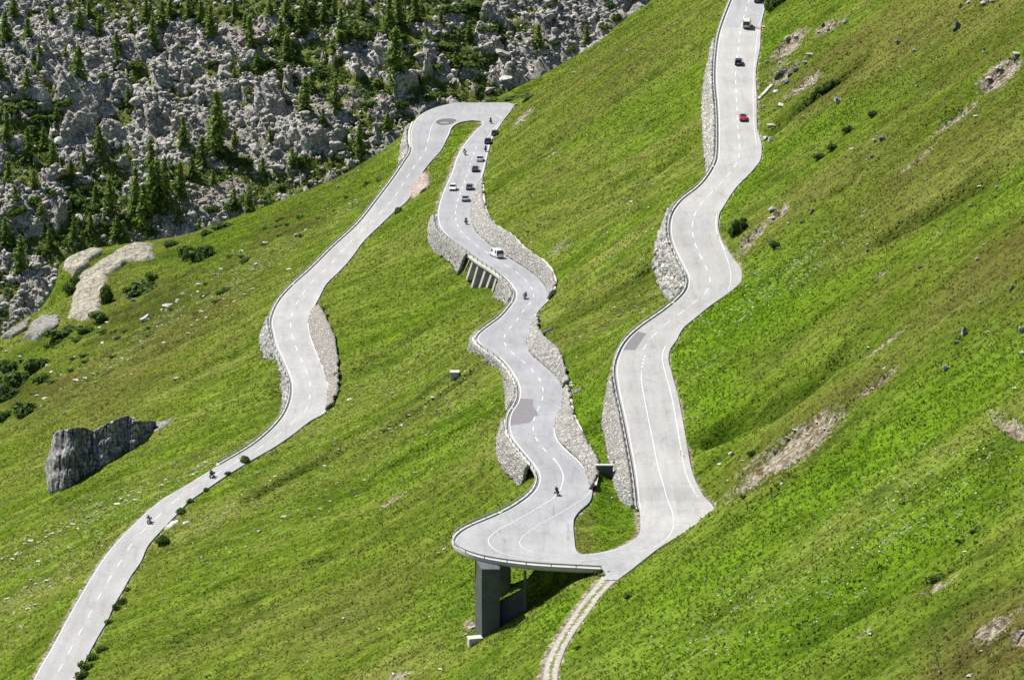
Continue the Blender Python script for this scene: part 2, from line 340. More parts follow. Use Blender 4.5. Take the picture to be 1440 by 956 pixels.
# ------------------------------------------------------------------ materials
def new_mat(name):
    m = bpy.data.materials.new(name); m.use_nodes = True
    nt = m.node_tree; nt.nodes.clear()
    out = nt.nodes.new('ShaderNodeOutputMaterial'); b = nt.nodes.new('ShaderNodeBsdfPrincipled')
    nt.links.new(b.outputs[0], out.inputs[0])
    return m, nt, b
class NT:
    def __init__(s, nt): s.nt = nt
    def n(s, t, **k):
        nd = s.nt.nodes.new(t)
        for a, v in k.items(): setattr(nd, a, v)
        return nd
    def put(s, sock, v):
        if isinstance(v, bpy.types.NodeSocket): s.nt.links.new(v, sock)
        else: sock.default_value = v
    def pos(s, scale=(1, 1, 1)):
        g = s.n('ShaderNodeNewGeometry'); m = s.n('ShaderNodeVectorMath', operation='MULTIPLY')
        s.nt.links.new(g.outputs['Position'], m.inputs[0]); m.inputs[1].default_value = scale
        return m.outputs[0]
    def obj(s, scale=(1, 1, 1)):
        g = s.n('ShaderNodeTexCoord'); m = s.n('ShaderNodeVectorMath', operation='MULTIPLY')
        s.nt.links.new(g.outputs['Object'], m.inputs[0]); m.inputs[1].default_value = scale
        return m.outputs[0]
    def noise(s, vec, scale, detail=3, rough=.55):
        n = s.n('ShaderNodeTexNoise'); s.put(n.inputs['Vector'], vec); n.inputs['Scale'].default_value = scale
        n.inputs['Detail'].default_value = detail; n.inputs['Roughness'].default_value = rough
        return n.outputs[0]
    def voro(s, vec, scale, feature='F1', out='Distance', rand=1.0):
        n = s.n('ShaderNodeTexVoronoi', feature=feature); s.put(n.inputs['Vector'], vec); n.inputs['Scale'].default_value = scale
        n.inputs['Randomness'].default_value = rand
        return n.outputs[out]
    def rmp(s, x, a, b, c=0.0, d=1.0):
        n = s.n('ShaderNodeMapRange'); s.put(n.inputs[0], x); n.inputs[1].default_value = a; n.inputs[2].default_value = b
        n.inputs[3].default_value = c; n.inputs[4].default_value = d
        return n.outputs[0]
    def math(s, op, a, b=0.0):
        n = s.n('ShaderNodeMath', operation=op); s.put(n.inputs[0], a); s.put(n.inputs[1], b); return n.outputs[0]
    def mix(s, f, a, b):
        n = s.n('ShaderNodeMix', data_type='RGBA'); s.put(n.inputs[0], f)
        for k, v in ((6, a), (7, b)):
            if isinstance(v, tuple): n.inputs[k].default_value = (*v, 1)
            else: s.put(n.inputs[k], v)
        return n.outputs[2]
    def mul(s, a, f):                # colour times value
        n = s.n('ShaderNodeVectorMath', operation='SCALE'); s.put(n.inputs[0], a); s.put(n.inputs['Scale'], f); return n.outputs[0]
    def attr(s, name):
        n = s.n('ShaderNodeAttribute', attribute_name=name); return n.outputs['Fac']
    def bump(s, b, h, strength, dist):
        n = s.n('ShaderNodeBump'); n.inputs['Strength'].default_value = strength; n.inputs['Distance'].default_value = dist
        s.put(n.inputs['Height'], h); s.nt.links.new(n.outputs[0], b.inputs['Normal'])
    def rnd(s):
        return s.n('ShaderNodeObjectInfo').outputs['Random']
M = {}
def simple(name, col, rough=.6, metal=0.0, noise=.12, scale=3.0):
    m, nt, b = new_mat(name); t = NT(nt)
    f = t.rmp(t.noise(t.obj(), scale, 3), .3, .7, 1 - noise, 1 + noise)
    c = t.mul(col, f)
    t.put(b.inputs['Base Color'], c)
    b.inputs['Roughness'].default_value = rough; b.inputs['Metallic'].default_value = metal
    M[name] = m; return m
def paint(name, col, rough=.3):
    m, nt, b = new_mat(name); t = NT(nt)
    dirt = t.rmp(t.noise(t.obj(), 2.5, 3), .45, .75, 0, .35)
    t.put(b.inputs['Base Color'], t.mix(dirt, col, tuple(min(1, q * .7 + .03) for q in col)))
    b.inputs['Roughness'].default_value = rough; b.inputs['Coat Weight'].default_value = .6; b.inputs['Coat Roughness'].default_value = .08
    M[name] = m; return m

# meadow
m, nt, b = new_mat('meadow'); t = NT(nt); M['meadow'] = m
ps = t.pos((.28, 1, .28)); pw = t.pos()
nL = t.noise(ps, .045, 4); nM = t.noise(ps, .33, 4, .6); nS = t.noise(pw, 1.1, 3, .65); nF = t.noise(pw, 3.2, 2, .6); nQ = t.noise(t.pos((.45, 1, .45)), .8, 4, .65); nR = t.noise(t.pos((.4, .8, .4)), .22, 4, .65)
c = t.mix(t.rmp(nM, .36, .64), (.080, .128, .011), (.140, .194, .022))
c = t.mix(t.rmp(nL, .42, .66, 0, .75), c, (.176, .184, .046))
lush = t.attr('lush')
c = t.mix(t.math('MULTIPLY', lush, t.rmp(nM, .25, .6, .55, 1.0)), c, (.104, .200, .009))
hb_ = t.noise(t.pos((.6, 1, .6)), .10, 4, .6); c = t.mix(t.rmp(hb_, .54, .62, 0, .5), c, (.052, .098, .010))
dry = t.attr('dry')
c = t.mix(t.math('MULTIPLY', dry, t.rmp(nS, .3, .6, .3, .9)), c, (.138, .134, .036))
brn = t.attr('brown')
c = t.mix(t.math('MULTIPLY', brn, t.rmp(nM, .4, .62, 0, .92)), c, (.092, .070, .020))
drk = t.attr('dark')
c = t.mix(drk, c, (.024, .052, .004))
rg = t.math('MULTIPLY', t.attr('rough'), .8)
c = t.mix(t.math('MULTIPLY', rg, t.rmp(nR, .46, .56, 0, .9)), c, (.042, .050, .013))
c = t.mix(t.math('MULTIPLY', rg, t.rmp(t.noise(ps, .16, 4, .6), .52, .60, 0, .7)), c, (.082, .066, .022))
sp = t.rmp(nS, .34, .56, .68, 1.08); c = t.mul(c, sp)
c = t.mul(c, t.rmp(nQ, .36, .62, .76, 1.16))
c = t.mul(c, t.rmp(nR, .38, .60, .82, 1.12))
c = t.mul(c, t.rmp(nF, .3, .66, .76, 1.2))
vd = t.voro(pw, 1.15); vc = t.n('ShaderNodeTexVoronoi'); t.put(vc.inputs['Vector'], pw); vc.inputs['Scale'].default_value = 1.15
sep = t.n('ShaderNodeSeparateColor'); nt.links.new(vc.outputs['Color'], sep.inputs[0])
fl = t.math('MULTIPLY', t.math('LESS_THAN', vd, .2), t.math('LESS_THAN', sep.outputs[0], t.math('MULTIPLY', t.attr('flower'), .62)))
c = t.mix(fl, c, (.46, .5, .34))
bare = t.attr('bare')
bn = t.math('ADD', bare, t.math('MULTIPLY', t.math('ADD', t.math('MULTIPLY', t.math('SUBTRACT', nR, .5), 1.3), t.math('SUBTRACT', nS, .5)), .8))
bm = t.rmp(bn, .42, .74)
bc = t.mix(t.rmp(nS, .36, .60), (.17, .135, .085), (.42, .375, .30))
bc = t.mix(t.rmp(t.noise(pw, .45, 4, .65), .5, .62), bc, (.14, .10, .055))
bc = t.mul(bc, t.rmp(t.voro(pw, 1.4), 0, .6, 1.25, .75))
c = t.mix(bm, c, bc)
t.put(b.inputs['Base Color'], c); b.inputs['Roughness'].default_value = 1; b.inputs['Specular IOR Level'].default_value = .0
hb = t.math('ADD', t.math('MULTIPLY', nS, 1.0), t.math('MULTIPLY', nF, .5))
t.bump(b, hb, 1.0, .75)

# rocky slope
m, nt, b = new_mat('talus'); t = NT(nt); M['talus'] = m
pw = t.pos()
nA = t.noise(pw, .12, 4); nB = t.noise(pw, .8, 4, .65); nC = t.noise(pw, 2.6, 3, .7)
c = t.mix(t.rmp(nB, .32, .68), (.13, .126, .12), (.66, .62, .55))
c = t.mix(t.rmp(nA, .52, .7, 0, .5), c, (.30, .25, .19)); c = t.mul(c, t.rmp(t.noise(pw, .05, 3), .35, .6, .72, 1.08))
c = t.mix(t.rmp(t.attr('scree'), .2, .9, 0, .6), c, (.30, .245, .19))
c = t.mul(c, t.rmp(nC, .3, .68, .62, 1.25))
g = t.mix(t.rmp(nB, .35, .62), (.062, .090, .016), (.165, .185, .045))
vg = t.rmp(t.math('ADD', t.attr('veg'), t.math('MULTIPLY', t.math('SUBTRACT', nB, .5), 1.0)), .38, .6)
c = t.mix(vg, c, g)
t.put(b.inputs['Base Color'], c); b.inputs['Roughness'].default_value = .93; b.inputs['Specular IOR Level'].default_value = .15
t.bump(b, t.math('ADD', nB, t.math('MULTIPLY', nC, .6)), .9, .8)

def rockmat(name, c1, c2, strat=None, moss=.0, sc=1.0):
    m, nt, b = new_mat(name); t = NT(nt)
    p = t.pos(strat or (1, 1, 1))
    n1 = t.noise(p, .7 * sc, 4, .65); n2 = t.noise(p, 3.0 * sc, 3, .7)
    c = t.mix(t.rmp(n1, .34, .66), c1, c2)
    c = t.mix(t.rmp(t.rnd(), 0, 1, 0, .35), c, tuple(q * .6 for q in c1))
    c = t.mul(c, t.rmp(n2, .3, .7, .7, 1.2))
    if moss: c = t.mix(t.rmp(t.noise(t.pos(), .5, 4), .56, .66, 0, moss), c, (.06, .075, .02))
    e = t.voro(t.pos((.9, .9, .5) if strat else (1, 1, 1)), .55 * sc, 'DISTANCE_TO_EDGE'); c = t.mul(c, t.rmp(e, .01, .07, .45 if strat else .75, 1.0))
    if name == 'cliff': c = t.mul(c, t.rmp(t.noise(t.pos((1.8, 1.8, .12)), 1.0, 4, .7), .42, .58, .40, 1.25)); c = t.mul(c, t.rmp(t.noise(t.pos((.2, .2, 1.6)), 1.0, 3, .6), .44, .56, .7, 1.15))
    n3 = t.noise(t.pos(), 1.4 * sc, 4, .7); c = t.mul(c, t.rmp(n3, .40, .60, .70, 1.12))
    t.put(b.inputs['Base Color'], c); b.inputs['Roughness'].default_value = .9; b.inputs['Specular IOR Level'].default_value = .2
    t.bump(b, t.math('ADD', n1, t.math('MULTIPLY', n2, .5)), .8, .35)
    M[name] = m
rockmat('boulder', (.20, .192, .18), (.66, .62, .55), moss=.25)
rockmat('pale_rock', (.50, .475, .42), (.74, .71, .64), moss=.15)
rockmat('dark_rock', (.09, .09, .09), (.22, .21, .20), moss=.4)
rockmat('cliff', (.20, .20, .20), (.60, .58, .55), strat=(1.6, 1.2, .3), moss=.08, sc=.8)
rockmat('granite_slab', (.28, .255, .20), (.54, .495, .39), strat=(.25, 1.6, .25), moss=.4, sc=.9)
rockmat('grey_slab', (.20, .19, .17), (.42, .40, .35), strat=(1, 1.4, .4), moss=.3)
rockmat('pink_rock', (.30, .24, .20), (.46, .38, .32))

# dry stone masonry
def masonry(name, scale, c1, c2, gap=.10):
    m, nt, b = new_mat(name); t = NT(nt)
    p = t.pos((1, 1, 1.35))
    nz = t.n('ShaderNodeTexNoise'); t.put(nz.inputs['Vector'], p); nz.inputs['Scale'].default_value = 1.5
    pp = t.n('ShaderNodeVectorMath', operation='MULTIPLY_ADD'); nt.links.new(nz.outputs['Color'], pp.inputs[0]); pp.inputs[1].default_value = (.35, .35, .35); nt.links.new(p, pp.inputs[2])
    e = t.voro(pp.outputs[0], scale, 'DISTANCE_TO_EDGE')
    vc = t.n('ShaderNodeTexVoronoi'); nt.links.new(pp.outputs[0], vc.inputs['Vector']); vc.inputs['Scale'].default_value = scale
    sp = t.n('ShaderNodeSeparateColor'); nt.links.new(vc.outputs['Color'], sp.inputs[0])
    c = t.mix(sp.outputs[0], c1, c2)
    c = t.mix(t.rmp(sp.outputs[1], .7, 1, 0, .5), c, (.34, .26, .19))
    c = t.mix(t.rmp(t.noise(p, .35, 4), .52, .72, 0, .55), c, (.26, .245, .21))
    c = t.mul(c, t.rmp(t.noise(p, 3.5, 3), .3, .7, .75, 1.15))
    c = t.mix(t.rmp(e, .02, gap, .75, 0), c, (.12, .11, .095))
    t.put(b.inputs['Base Color'], c); b.inputs['Roughness'].default_value = .92
    t.bump(b, t.rmp(e, 0, gap * 1.6), .8, .18)
    M[name] = m
masonry('stone_wall', 1.25, (.19, .184, .172), (.44, .425, .39), .13)
masonry('block_wall', .8, (.21, .206, .195), (.48, .47, .44), .14)
masonry('gravel_bank', 1.8, (.23, .21, .18), (.43, .40, .36), .18)

# asphalt
m, nt, b = new_mat('asphalt'); t = NT(nt); M['asphalt'] = m
pw = t.pos(); pst = t.pos((1, .12, .12))
n1 = t.noise(pw, .09, 3); n2 = t.noise(pw, 1.2, 4, .7); n3 = t.noise(pst, .9, 3)
c = t.mix(t.attr('cool'), (.340, .330, .316), (.288, .289, .304))
c = t.mul(c, t.rmp(n1, .3, .7, .90, 1.1)); c = t.mul(c, t.rmp(n2, .3, .7, .93, 1.07)); c = t.mul(c, t.rmp(n3, .3, .7, .94, 1.06))
c = t.mul(c, t.rmp(t.attr('tone'), 0, 1, .62, 1.14))
ck = t.voro(t.pos((.30, .10, .2)), 1.0, 'DISTANCE_TO_EDGE')
c = t.mul(c, t.math('MAXIMUM', t.rmp(ck, .0, .014, .74, 1.0), t.rmp(t.noise(pw, .05, 2), .48, .52)))
n4 = t.noise(t.pos((.8, .10, .1)), .55, 4, .7); c = t.mul(c, t.rmp(n4, .54, .72, 1.0, .84)); c = t.mul(c, t.rmp(t.noise(pw, .35, 4, .7), .58, .72, 1.0, .84))
t.put(b.inputs['Base Color'], c); b.inputs['Roughness'].default_value = .85; b.inputs['Specular IOR Level'].default_value = .25
def flat(name, col, var=.12, sc=1.2, rough=.8):
    m, nt, b = new_mat(name); t = NT(nt)
    c = t.mul(col, t.rmp(t.noise(t.pos(), sc, 4, .7), .3, .7, 1 - var, 1 + var))
    t.put(b.inputs['Base Color'], c); b.inputs['Roughness'].default_value = rough; b.inputs['Specular IOR Level'].default_value = .25
    M[name] = m
flat('road_paint', (.56, .56, .555), .22, 1.4)
flat('patch_asphalt', (.165, .155, .165), .10); flat('skid_asphalt', (.10, .095, .10), .35, .8)
flat('concrete', (.36, .345, .32), .18, .7); flat('kerb_concrete', (.46, .44, .40), .14, 1.5)
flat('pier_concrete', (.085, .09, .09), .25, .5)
# dirt track: gravel wheel tracks, grass between
m, nt, b = new_mat('gravel_track'); t = NT(nt); M['gravel_track'] = m
pw = t.pos(); a = t.attr('across'); nS = t.noise(pw, 1.3, 3, .65)
w = t.math('ABSOLUTE', t.math('SUBTRACT', a, .5))
k = t.math('ADD', w, t.math('MULTIPLY', t.math('SUBTRACT', nS, .5), .6))
gm = t.math('MULTIPLY', t.rmp(k, .08, .14), t.rmp(k, .42, .50, 1, 0))
gm = t.math('MAXIMUM', gm, t.attr('gravel'))
c = t.mix(gm, t.mix(t.rmp(nS, .4, .6), (.10, .13, .02), (.20, .17, .08)), t.mix(t.rmp(nS, .3, .7), (.26, .24, .20), (.43, .41, .37)))
t.put(b.inputs['Base Color'], c); b.inputs['Roughness'].default_value = .95
def translucent(m, nt, b, c, f):
    t = NT(nt); tr = t.n('ShaderNodeBsdfTranslucent'); t.put(tr.inputs[0], c); mx = t.n('ShaderNodeMixShader'); mx.inputs[0].default_value = f
    out = [q for q in nt.nodes if q.type == 'OUTPUT_MATERIAL'][0]
    nt.links.new(b.outputs[0], mx.inputs[1]); nt.links.new(tr.outputs[0], mx.inputs[2]); nt.links.new(mx.outputs[0], out.inputs[0])
# foliage
def leafmat(name, c1, c2, c3):
    m, nt, b = new_mat(name); t = NT(nt)
    n1 = t.noise(t.pos(), .9, 3)
    c = t.mix(t.rmp(n1, .35, .65), c1, c2); c = t.mix(t.rmp(t.rnd(), 0, 1, 0, .6), c, c3)
    t.put(b.inputs['Base Color'], c); b.inputs['Roughness'].default_value = .75; b.inputs['Specular IOR Level'].default_value = .2
    translucent(m, nt, b, c, .42)
    M[name] = m
leafmat('larch', (.12, .185, .036), (.26, .34, .07), (.18, .26, .048))
leafmat('shrub', (.042, .085, .016), (.11, .175, .03), (.075, .125, .024))
leafmat('alder', (.055, .10, .016), (.14, .20, .036), (.10, .15, .026))
simple('bark', (.10, .075, .055), .9)
m, nt, b = new_mat('tuft'); t = NT(nt); M['tuft'] = m
g1 = t.attr('tint'); c = t.mix(g1, (.096, .138, .015), (.154, .194, .030)); c = t.mix(t.attr('lush'), c, t.mix(g1, (.092, .168, .008), (.142, .232, .014))); c = t.mix(t.attr('dry'), c, t.mix(g1, (.102, .100, .022), (.172, .162, .045)))
c = t.mix(t.attr('bloom'), c, (.60, .62, .45))
translucent(m, nt, b, c, .5)
t.put(b.inputs['Base Color'], c); b.inputs['Roughness'].default_value = .85; b.inputs['Specular IOR Level'].default_value = .15
# metal, vehicles
simple('galvanised', (.40, .41, .42), .5, .35, .1); simple('rail_dark', (.22, .21, .20), .6, .3)
simple('rubber', (.018, .018, .018), .85); simple('alloy', (.42, .43, .45), .35, .8)
simple('black_plastic', (.025, .025, .027), .6); simple('chrome', (.6, .6, .62), .2, .9)
simple('red_lens', (.35, .01, .01), .25); simple('clear_lens', (.7, .7, .72), .15); simple('plate_white', (.7, .7, .68), .5)
m, nt, b = new_mat('car_glass'); t = NT(nt); M['car_glass'] = m
t.put(b.inputs['Base Color'], t.mul((.02, .024, .03), t.rmp(t.noise(t.obj(), 2, 2), .3, .7, .8, 1.2))); b.inputs['Roughness'].default_value = .07; b.inputs['Specular IOR Level'].default_value = .6
for nm, cc in (('white', (.78, .78, .77)), ('black', (.012, .012, .014)), ('red', (.42, .012, .02)), ('silver', (.55, .56, .57)), ('beige', (.60, .55, .46)),
               ('brown', (.09, .035, .03)), ('plum', (.10, .015, .045)), ('dark_grey', (.05, .05, .055)), ('grey_violet', (.20, .17, .19)), ('orange', (.60, .12, .02)), ('cream', (.72, .66, .55))):
    paint('paint_' + nm, cc)
for nm, cc in (('black', (.018, .017, .02)), ('white', (.65, .64, .62)), ('red', (.35, .03, .02)), ('blue', (.03, .05, .14)), ('grey', (.16, .16, .17)), ('orange', (.50, .13, .03))):
    simple('cloth_' + nm, cc, .8)
simple('cone_orange', (.75, .13, .02), .6); simple('skin', (.45, .27, .19), .6); simple('timber', (.42, .36, .24), .9)

# ------------------------------------------------------------------ mesh helpers
def mk(name, V, Fc, mat, parent=None, smooth=False, attrs=None):
    me = bpy.data.meshes.new(name)
    V = np.asarray(V, np.float32)
    if isinstance(Fc, np.ndarray):
        n, k = Fc.shape
        me.vertices.add(len(V)); me.vertices.foreach_set('co', V.ravel())
        me.loops.add(n * k); me.loops.foreach_set('vertex_index', Fc.astype(np.int32).ravel())
        me.polygons.add(n); me.polygons.foreach_set('loop_start', np.arange(0, n * k, k, dtype=np.int32))
        me.update(calc_edges=True); me.validate()
    else:
        me.from_pydata(V.tolist(), [], Fc); me.update()
    if smooth: me.polygons.foreach_set('use_smooth', np.ones(len(me.polygons), bool))
    if attrs:
        for k, a in attrs.items():
            at = me.attributes.new(k, 'FLOAT', 'POINT'); at.data.foreach_set('value', np.asarray(a, np.float32).ravel())
    if mat is not None:
        for q in (mat if isinstance(mat, (list, tuple)) else [mat]): me.materials.append(M[q] if isinstance(q, str) else q)
    return link(name, me, parent)
def link(name, me, parent=None):
    o = bpy.data.objects.new(name, me); COL.objects.link(o)
    if parent is not None: o.parent = parent
    return o
def gridf(ny, nx):
    i = np.arange(ny - 1)[:, None] * nx + np.arange(nx - 1)[None]
    return np.stack([i, i + 1, i + nx + 1, i + nx], -1).reshape(-1, 4)
def tag(o, label, cat, group=None):
    o['label'] = label; o['category'] = cat
    if group: o['group'] = group
    return o
def struct(o, kind='structure'):
    o['kind'] = kind; return o
def thing(name, loc, label, cat, group=None):
    o = bpy.data.objects.new(name, None); COL.objects.link(o); o.location = loc; o.empty_display_size = .3
    return tag(o, label, cat, group)
class MB:                            # collects boxes, prisms and tubes into one mesh
    def __init__(s): s.V = []; s.F = []
    def add(s, V, Fc):
        k = len(s.V); s.V += [tuple(p) for p in V]; s.F += [tuple(i + k for i in f) for f in Fc]; return s
    def hexa(s, b, tp): # four bottom points, four top points, both counter-clockwise seen from above
        return s.add(list(b) + list(tp), [(3,2,1,0),(4,5,6,7),(0,1,5,4),(1,2,6,5),(2,3,7,6),(3,0,4,7)])
    def box(s, c, d, rz=0):
        x, y, z = (q / 2 for q in d); cs, sn = math.cos(rz), math.sin(rz)
        def p(a, b, e): return (c[0] + a*cs - b*sn, c[1] + a*sn + b*cs, c[2] + e)
        return s.hexa([p(-x,-y,-z),p(x,-y,-z),p(x,y,-z),p(-x,y,-z)], [p(-x,-y,z),p(x,-y,z),p(x,y,z),p(-x,y,z)])
    def tube(s, pts, rad, n=7, cap=True):
        pts = [Vector(p) for p in pts]; rad = rad if isinstance(rad, (list, tuple)) else [rad] * len(pts)
        rings = []
        for i, p in enumerate(pts):
            d = (pts[min(i + 1, len(pts) - 1)] - pts[max(i - 1, 0)]).normalized()
            a = d.orthogonal().normalized() if abs(d.z) > .9 else d.cross(Vector((0, 0, 1))).normalized(); b = d.cross(a)
            rings.append([p + (a * math.cos(2*math.pi*k/n) + b * math.sin(2*math.pi*k/n)) * rad[i] for k in range(n)])
        V = [q for r in rings for q in r]; Fc = []
        for i in range(len(pts) - 1):
            for k in range(n): Fc.append((i*n + k, i*n + (k+1) % n, (i+1)*n + (k+1) % n, (i+1)*n + k))
        if cap: Fc += [tuple(range(n))[::-1], tuple(range((len(pts)-1)*n, len(pts)*n))]
        return s.add(V, Fc)
    def lathe_x(s, prof, c, n=14): # profile of (x, r) spun about the X axis through c
        V = []; Fc = []
        for x, r in prof:
            for k in range(n): V.append((c[0] + x, c[1] + r*math.cos(2*math.pi*k/n), c[2] + r*math.sin(2*math.pi*k/n)))
        for i in range(len(prof) - 1):
            for k in range(n): Fc.append((i*n + k, i*n + (k+1) % n, (i+1)*n + (k+1) % n, (i+1)*n + k))
        return s.add(V, Fc)
    def loft(s, rings, cap=True):
        n = len(rings[0]); V = [q for r in rings for q in r]; Fc = []
        for i in range(len(rings) - 1):
            for k in range(n): Fc.append((i*n + k, i*n + (k+1) % n, (i+1)*n + (k+1) % n, (i+1)*n + k))
        if cap: Fc += [tuple(range(n))[::-1], tuple(range((len(rings)-1)*n, len(rings)*n))]
        return s.add(V, Fc)
    def build(s, name, mat, parent=None, smooth=False, bevel=0):
        me = bpy.data.meshes.new(name); me.from_pydata(s.V, [], s.F)
        bm = bmesh.new(); bm.from_mesh(me); bmesh.ops.recalc_face_normals(bm, faces=bm.faces)
        if bevel: bmesh.ops.bevel(bm, geom=bm.edges[:], offset=bevel, segments=2, affect='EDGES', clamp_overlap=True)
        bm.to_mesh(me); bm.free()
        if smooth: me.polygons.foreach_set('use_smooth', np.ones(len(me.polygons), bool))
        me.materials.append(M[mat]); return link(name, me, parent)
def copy_tree(o, parent=None):
    c = o.copy(); COL.objects.link(c)
    if parent is not None: c.parent = parent
    for ch in list(o.children): copy_tree(ch, c)
    return c
ORD = ['nearest','second nearest','third nearest','fourth nearest','fifth nearest','sixth nearest','seventh nearest','eighth nearest','ninth nearest','tenth nearest','eleventh nearest','twelfth nearest']

# ------------------------------------------------------------------ camera, light, world
cam = bpy.data.cameras.new('camera'); co = bpy.data.objects.new('camera', cam); COL.objects.link(co)
co.location = (0, 0, CAMZ); co.rotation_euler = (R(90) - DEP, 0, 0)
cam.sensor_width = 36; cam.sensor_fit = 'HORIZONTAL'; cam.lens = 36 * F / 1440; cam.clip_start = 5; cam.clip_end = 6000
SC.camera = co
SUN = Vector((-.58, .54, .93)).normalized()
sl = bpy.data.lights.new('sun', 'SUN'); so = bpy.data.objects.new('sun', sl); COL.objects.link(so)
sl.energy = 5.0; sl.angle = R(.53); sl.color = (1, .965, .90)
so.rotation_euler = (-SUN).to_track_quat('-Z', 'Y').to_euler(); so.location = (-100, 700, 500)
w = bpy.data.worlds.new('World'); SC.world = w; w.use_nodes = True
wn = w.node_tree; wn.nodes.clear()
sky = wn.nodes.new('ShaderNodeTexSky'); sky.sky_type = 'NISHITA'; sky.sun_disc = False
sky.sun_elevation = math.asin(SUN.z); sky.sun_rotation = math.atan2(SUN.x, SUN.y); sky.altitude = 2000
bg = wn.nodes.new('ShaderNodeBackground'); bg.inputs[1].default_value = .066
wo = wn.nodes.new('ShaderNodeOutputWorld'); wn.links.new(sky.outputs[0], bg.inputs[0]); wn.links.new(bg.outputs[0], wo.inputs[0])
SC.view_settings.view_transform = 'Standard'; SC.view_settings.look = 'None'; SC.view_settings.exposure = .82; SC.view_settings.gamma = 1
SC.render.engine = 'CYCLES'; SC.cycles.max_bounces = 5; SC.cycles.diffuse_bounces = 2; SC.cycles.use_denoising = True
# ------------------------------------------------------------------ ground
A = -32
lush = blobs(TU, TV, [(1130,870,260,70,A,.75),(1290,760,220,60,A,.7),(930,900,150,80,A,.7),(1270,620,260,40,A,.7),(800,860,60,50,A,.7),(1200,150,170,22,A),(1060,430,190,60,A),(1130,350,160,30,A,.8),(1330,550,240,45,A,.9),(1190,650,260,55,A),(1000,830,240,90,A,.7),(1040,250,80,30,-50,.9),
    (1080,60,60,20,A,.8),(860,720,50,60,0,.9),(830,590,60,70,40,.8),(680,840,120,60,-25,.6),(640,620,160,40,A,.4),(560,470,120,60,A,.3),(450,660,90,20,A,.3),(880,150,200,60,-40,.25),(1300,700,300,50,A,.6),(330,570,140,30,A,.4),(640,190,40,16,-50,.6),(1000,560,70,60,A,.9),(300,360,60,30,A,.5)])
dry = blobs(TU, TV, [(1290,40,240,60,A),(1330,230,260,50,A,.8),(1400,380,160,45,A,.9),(1230,340,140,18,A,.5),(1180,250,180,25,A,.55),(1400,900,150,70,A),(500,850,170,40,A,.75),(150,560,140,30,A,.7),(1170,560,160,25,A,.8),(300,430,160,20,A,.5),(900,90,220,22,-40,.6),(780,250,120,40,A,.4),(1080,650,90,40,A,.6),(250,330,110,14,A,.6),(160,850,120,20,A,.3),(840,90,150,20,A,.5),(690,600,50,16,A,.6),(820,760,20,40,10,.9)])
brown = blobs(TU, TV, [(1100,645,110,34,-33,1),(1410,910,110,60,A),(1420,350,80,40,A,.8),(1330,210,200,14,A,.8),(1400,60,110,20,A,.9),(1210,60,80,16,A,.7),(1250,400,110,14,A,.7),(1200,545,80,16,A,.6),(180,560,120,14,A,.6),(140,390,60,20,A,.8),(270,450,100,12,A,.6),(90,540,60,12,A,.5),(300,500,60,10,A,.6),(1300,310,110,16,A,.6)])
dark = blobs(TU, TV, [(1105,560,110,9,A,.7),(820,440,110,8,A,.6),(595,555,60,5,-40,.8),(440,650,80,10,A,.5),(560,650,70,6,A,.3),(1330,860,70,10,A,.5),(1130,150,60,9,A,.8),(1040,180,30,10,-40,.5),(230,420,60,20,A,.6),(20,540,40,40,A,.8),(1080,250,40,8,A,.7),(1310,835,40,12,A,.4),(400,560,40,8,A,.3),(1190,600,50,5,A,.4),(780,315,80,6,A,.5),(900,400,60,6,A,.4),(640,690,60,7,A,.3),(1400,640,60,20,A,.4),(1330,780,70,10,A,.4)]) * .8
dark = np.maximum(dark, np.clip(GSHADE * (.75 + 1.2 * fbm(GX / 4, GY / 3, 3, 66)), 0, 1) * .8)
flower = blobs(TU, TV, [(1120,380,110,30,A,.8),(1060,420,100,40,A,.6),(1250,740,240,70,A,.7),(1090,820,160,70,A,.5),(960,520,60,80,0,.5),(1000,880,200,60,A,.4),(60,770,120,40,A,.5),(120,730,160,22,A,.8),(230,690,90,14,A,.9),(280,655,40,12,A,1.0),(40,840,80,40,A,.6),(270,430,190,16,A,.9),(330,400,90,14,A,.9),(150,515,110,10,A,.9),(420,640,300,60,A,.22),(620,590,140,50,A,.3),(860,230,200,60,A,.12),(350,760,200,30,A,.3),(900,320,90,50,A,.3),(880,440,80,16,A,.6),(500,290,80,10,A,.8),(1350,680,120,60,A,.5),(1190,800,150,60,A,.5),(300,730,90,14,A,.6)]) * .55
bare = blobs(TU, TV, [(1115,628,105,28,-33,1.0),(1140,606,55,22,-33,1.1),(1060,672,40,24,-33,.75),(1050,680,60,14,-40,.7),(1110,62,45,16,-40,.9),(1165,38,30,10,A,.9),(1405,105,50,20,-38,1.0),(1345,165,60,8,-38,.9),(1290,225,50,5,-38,.8),(1425,600,50,20,30,.85),(1320,822,40,5,-25,1.0),(1230,540,45,8,-35,.9),(1215,300,20,6,A,.6),(790,345,35,14,-30,.62),(1060,330,40,9,-40,.9),(1095,300,30,9,-40,.8),(1050,350,30,8,-40,.7),(1400,880,60,20,-35,.8),(1440,890,30,18,-35,1),(1183,860,16,6,0,.9),(1215,890,20,4,A,.9),(1100,100,60,30,-45,.55),(1130,120,50,8,-35,.9),(1060,165,12,40,-10,.8),(700,725,30,3,0,0),(550,705,40,4,-30,.75),(560,950,25,7,-15,.8),(660,880,12,16,0,.75),(700,165,6,4,0,.6),(735,165,30,5,-40,.9),(960,310,14,6,A,.5),(1250,480,60,4,-38,.7),(1200,260,60,4,-38,.5),(1330,320,60,4,-38,.5),(1390,640,20,6,A,.6),(1240,385,22,5,A,.8),(600,247,10,10,0,.7),(780,215,30,6,A,.5),(930,330,10,20,0,.6),(850,300,14,5,A,.4)])
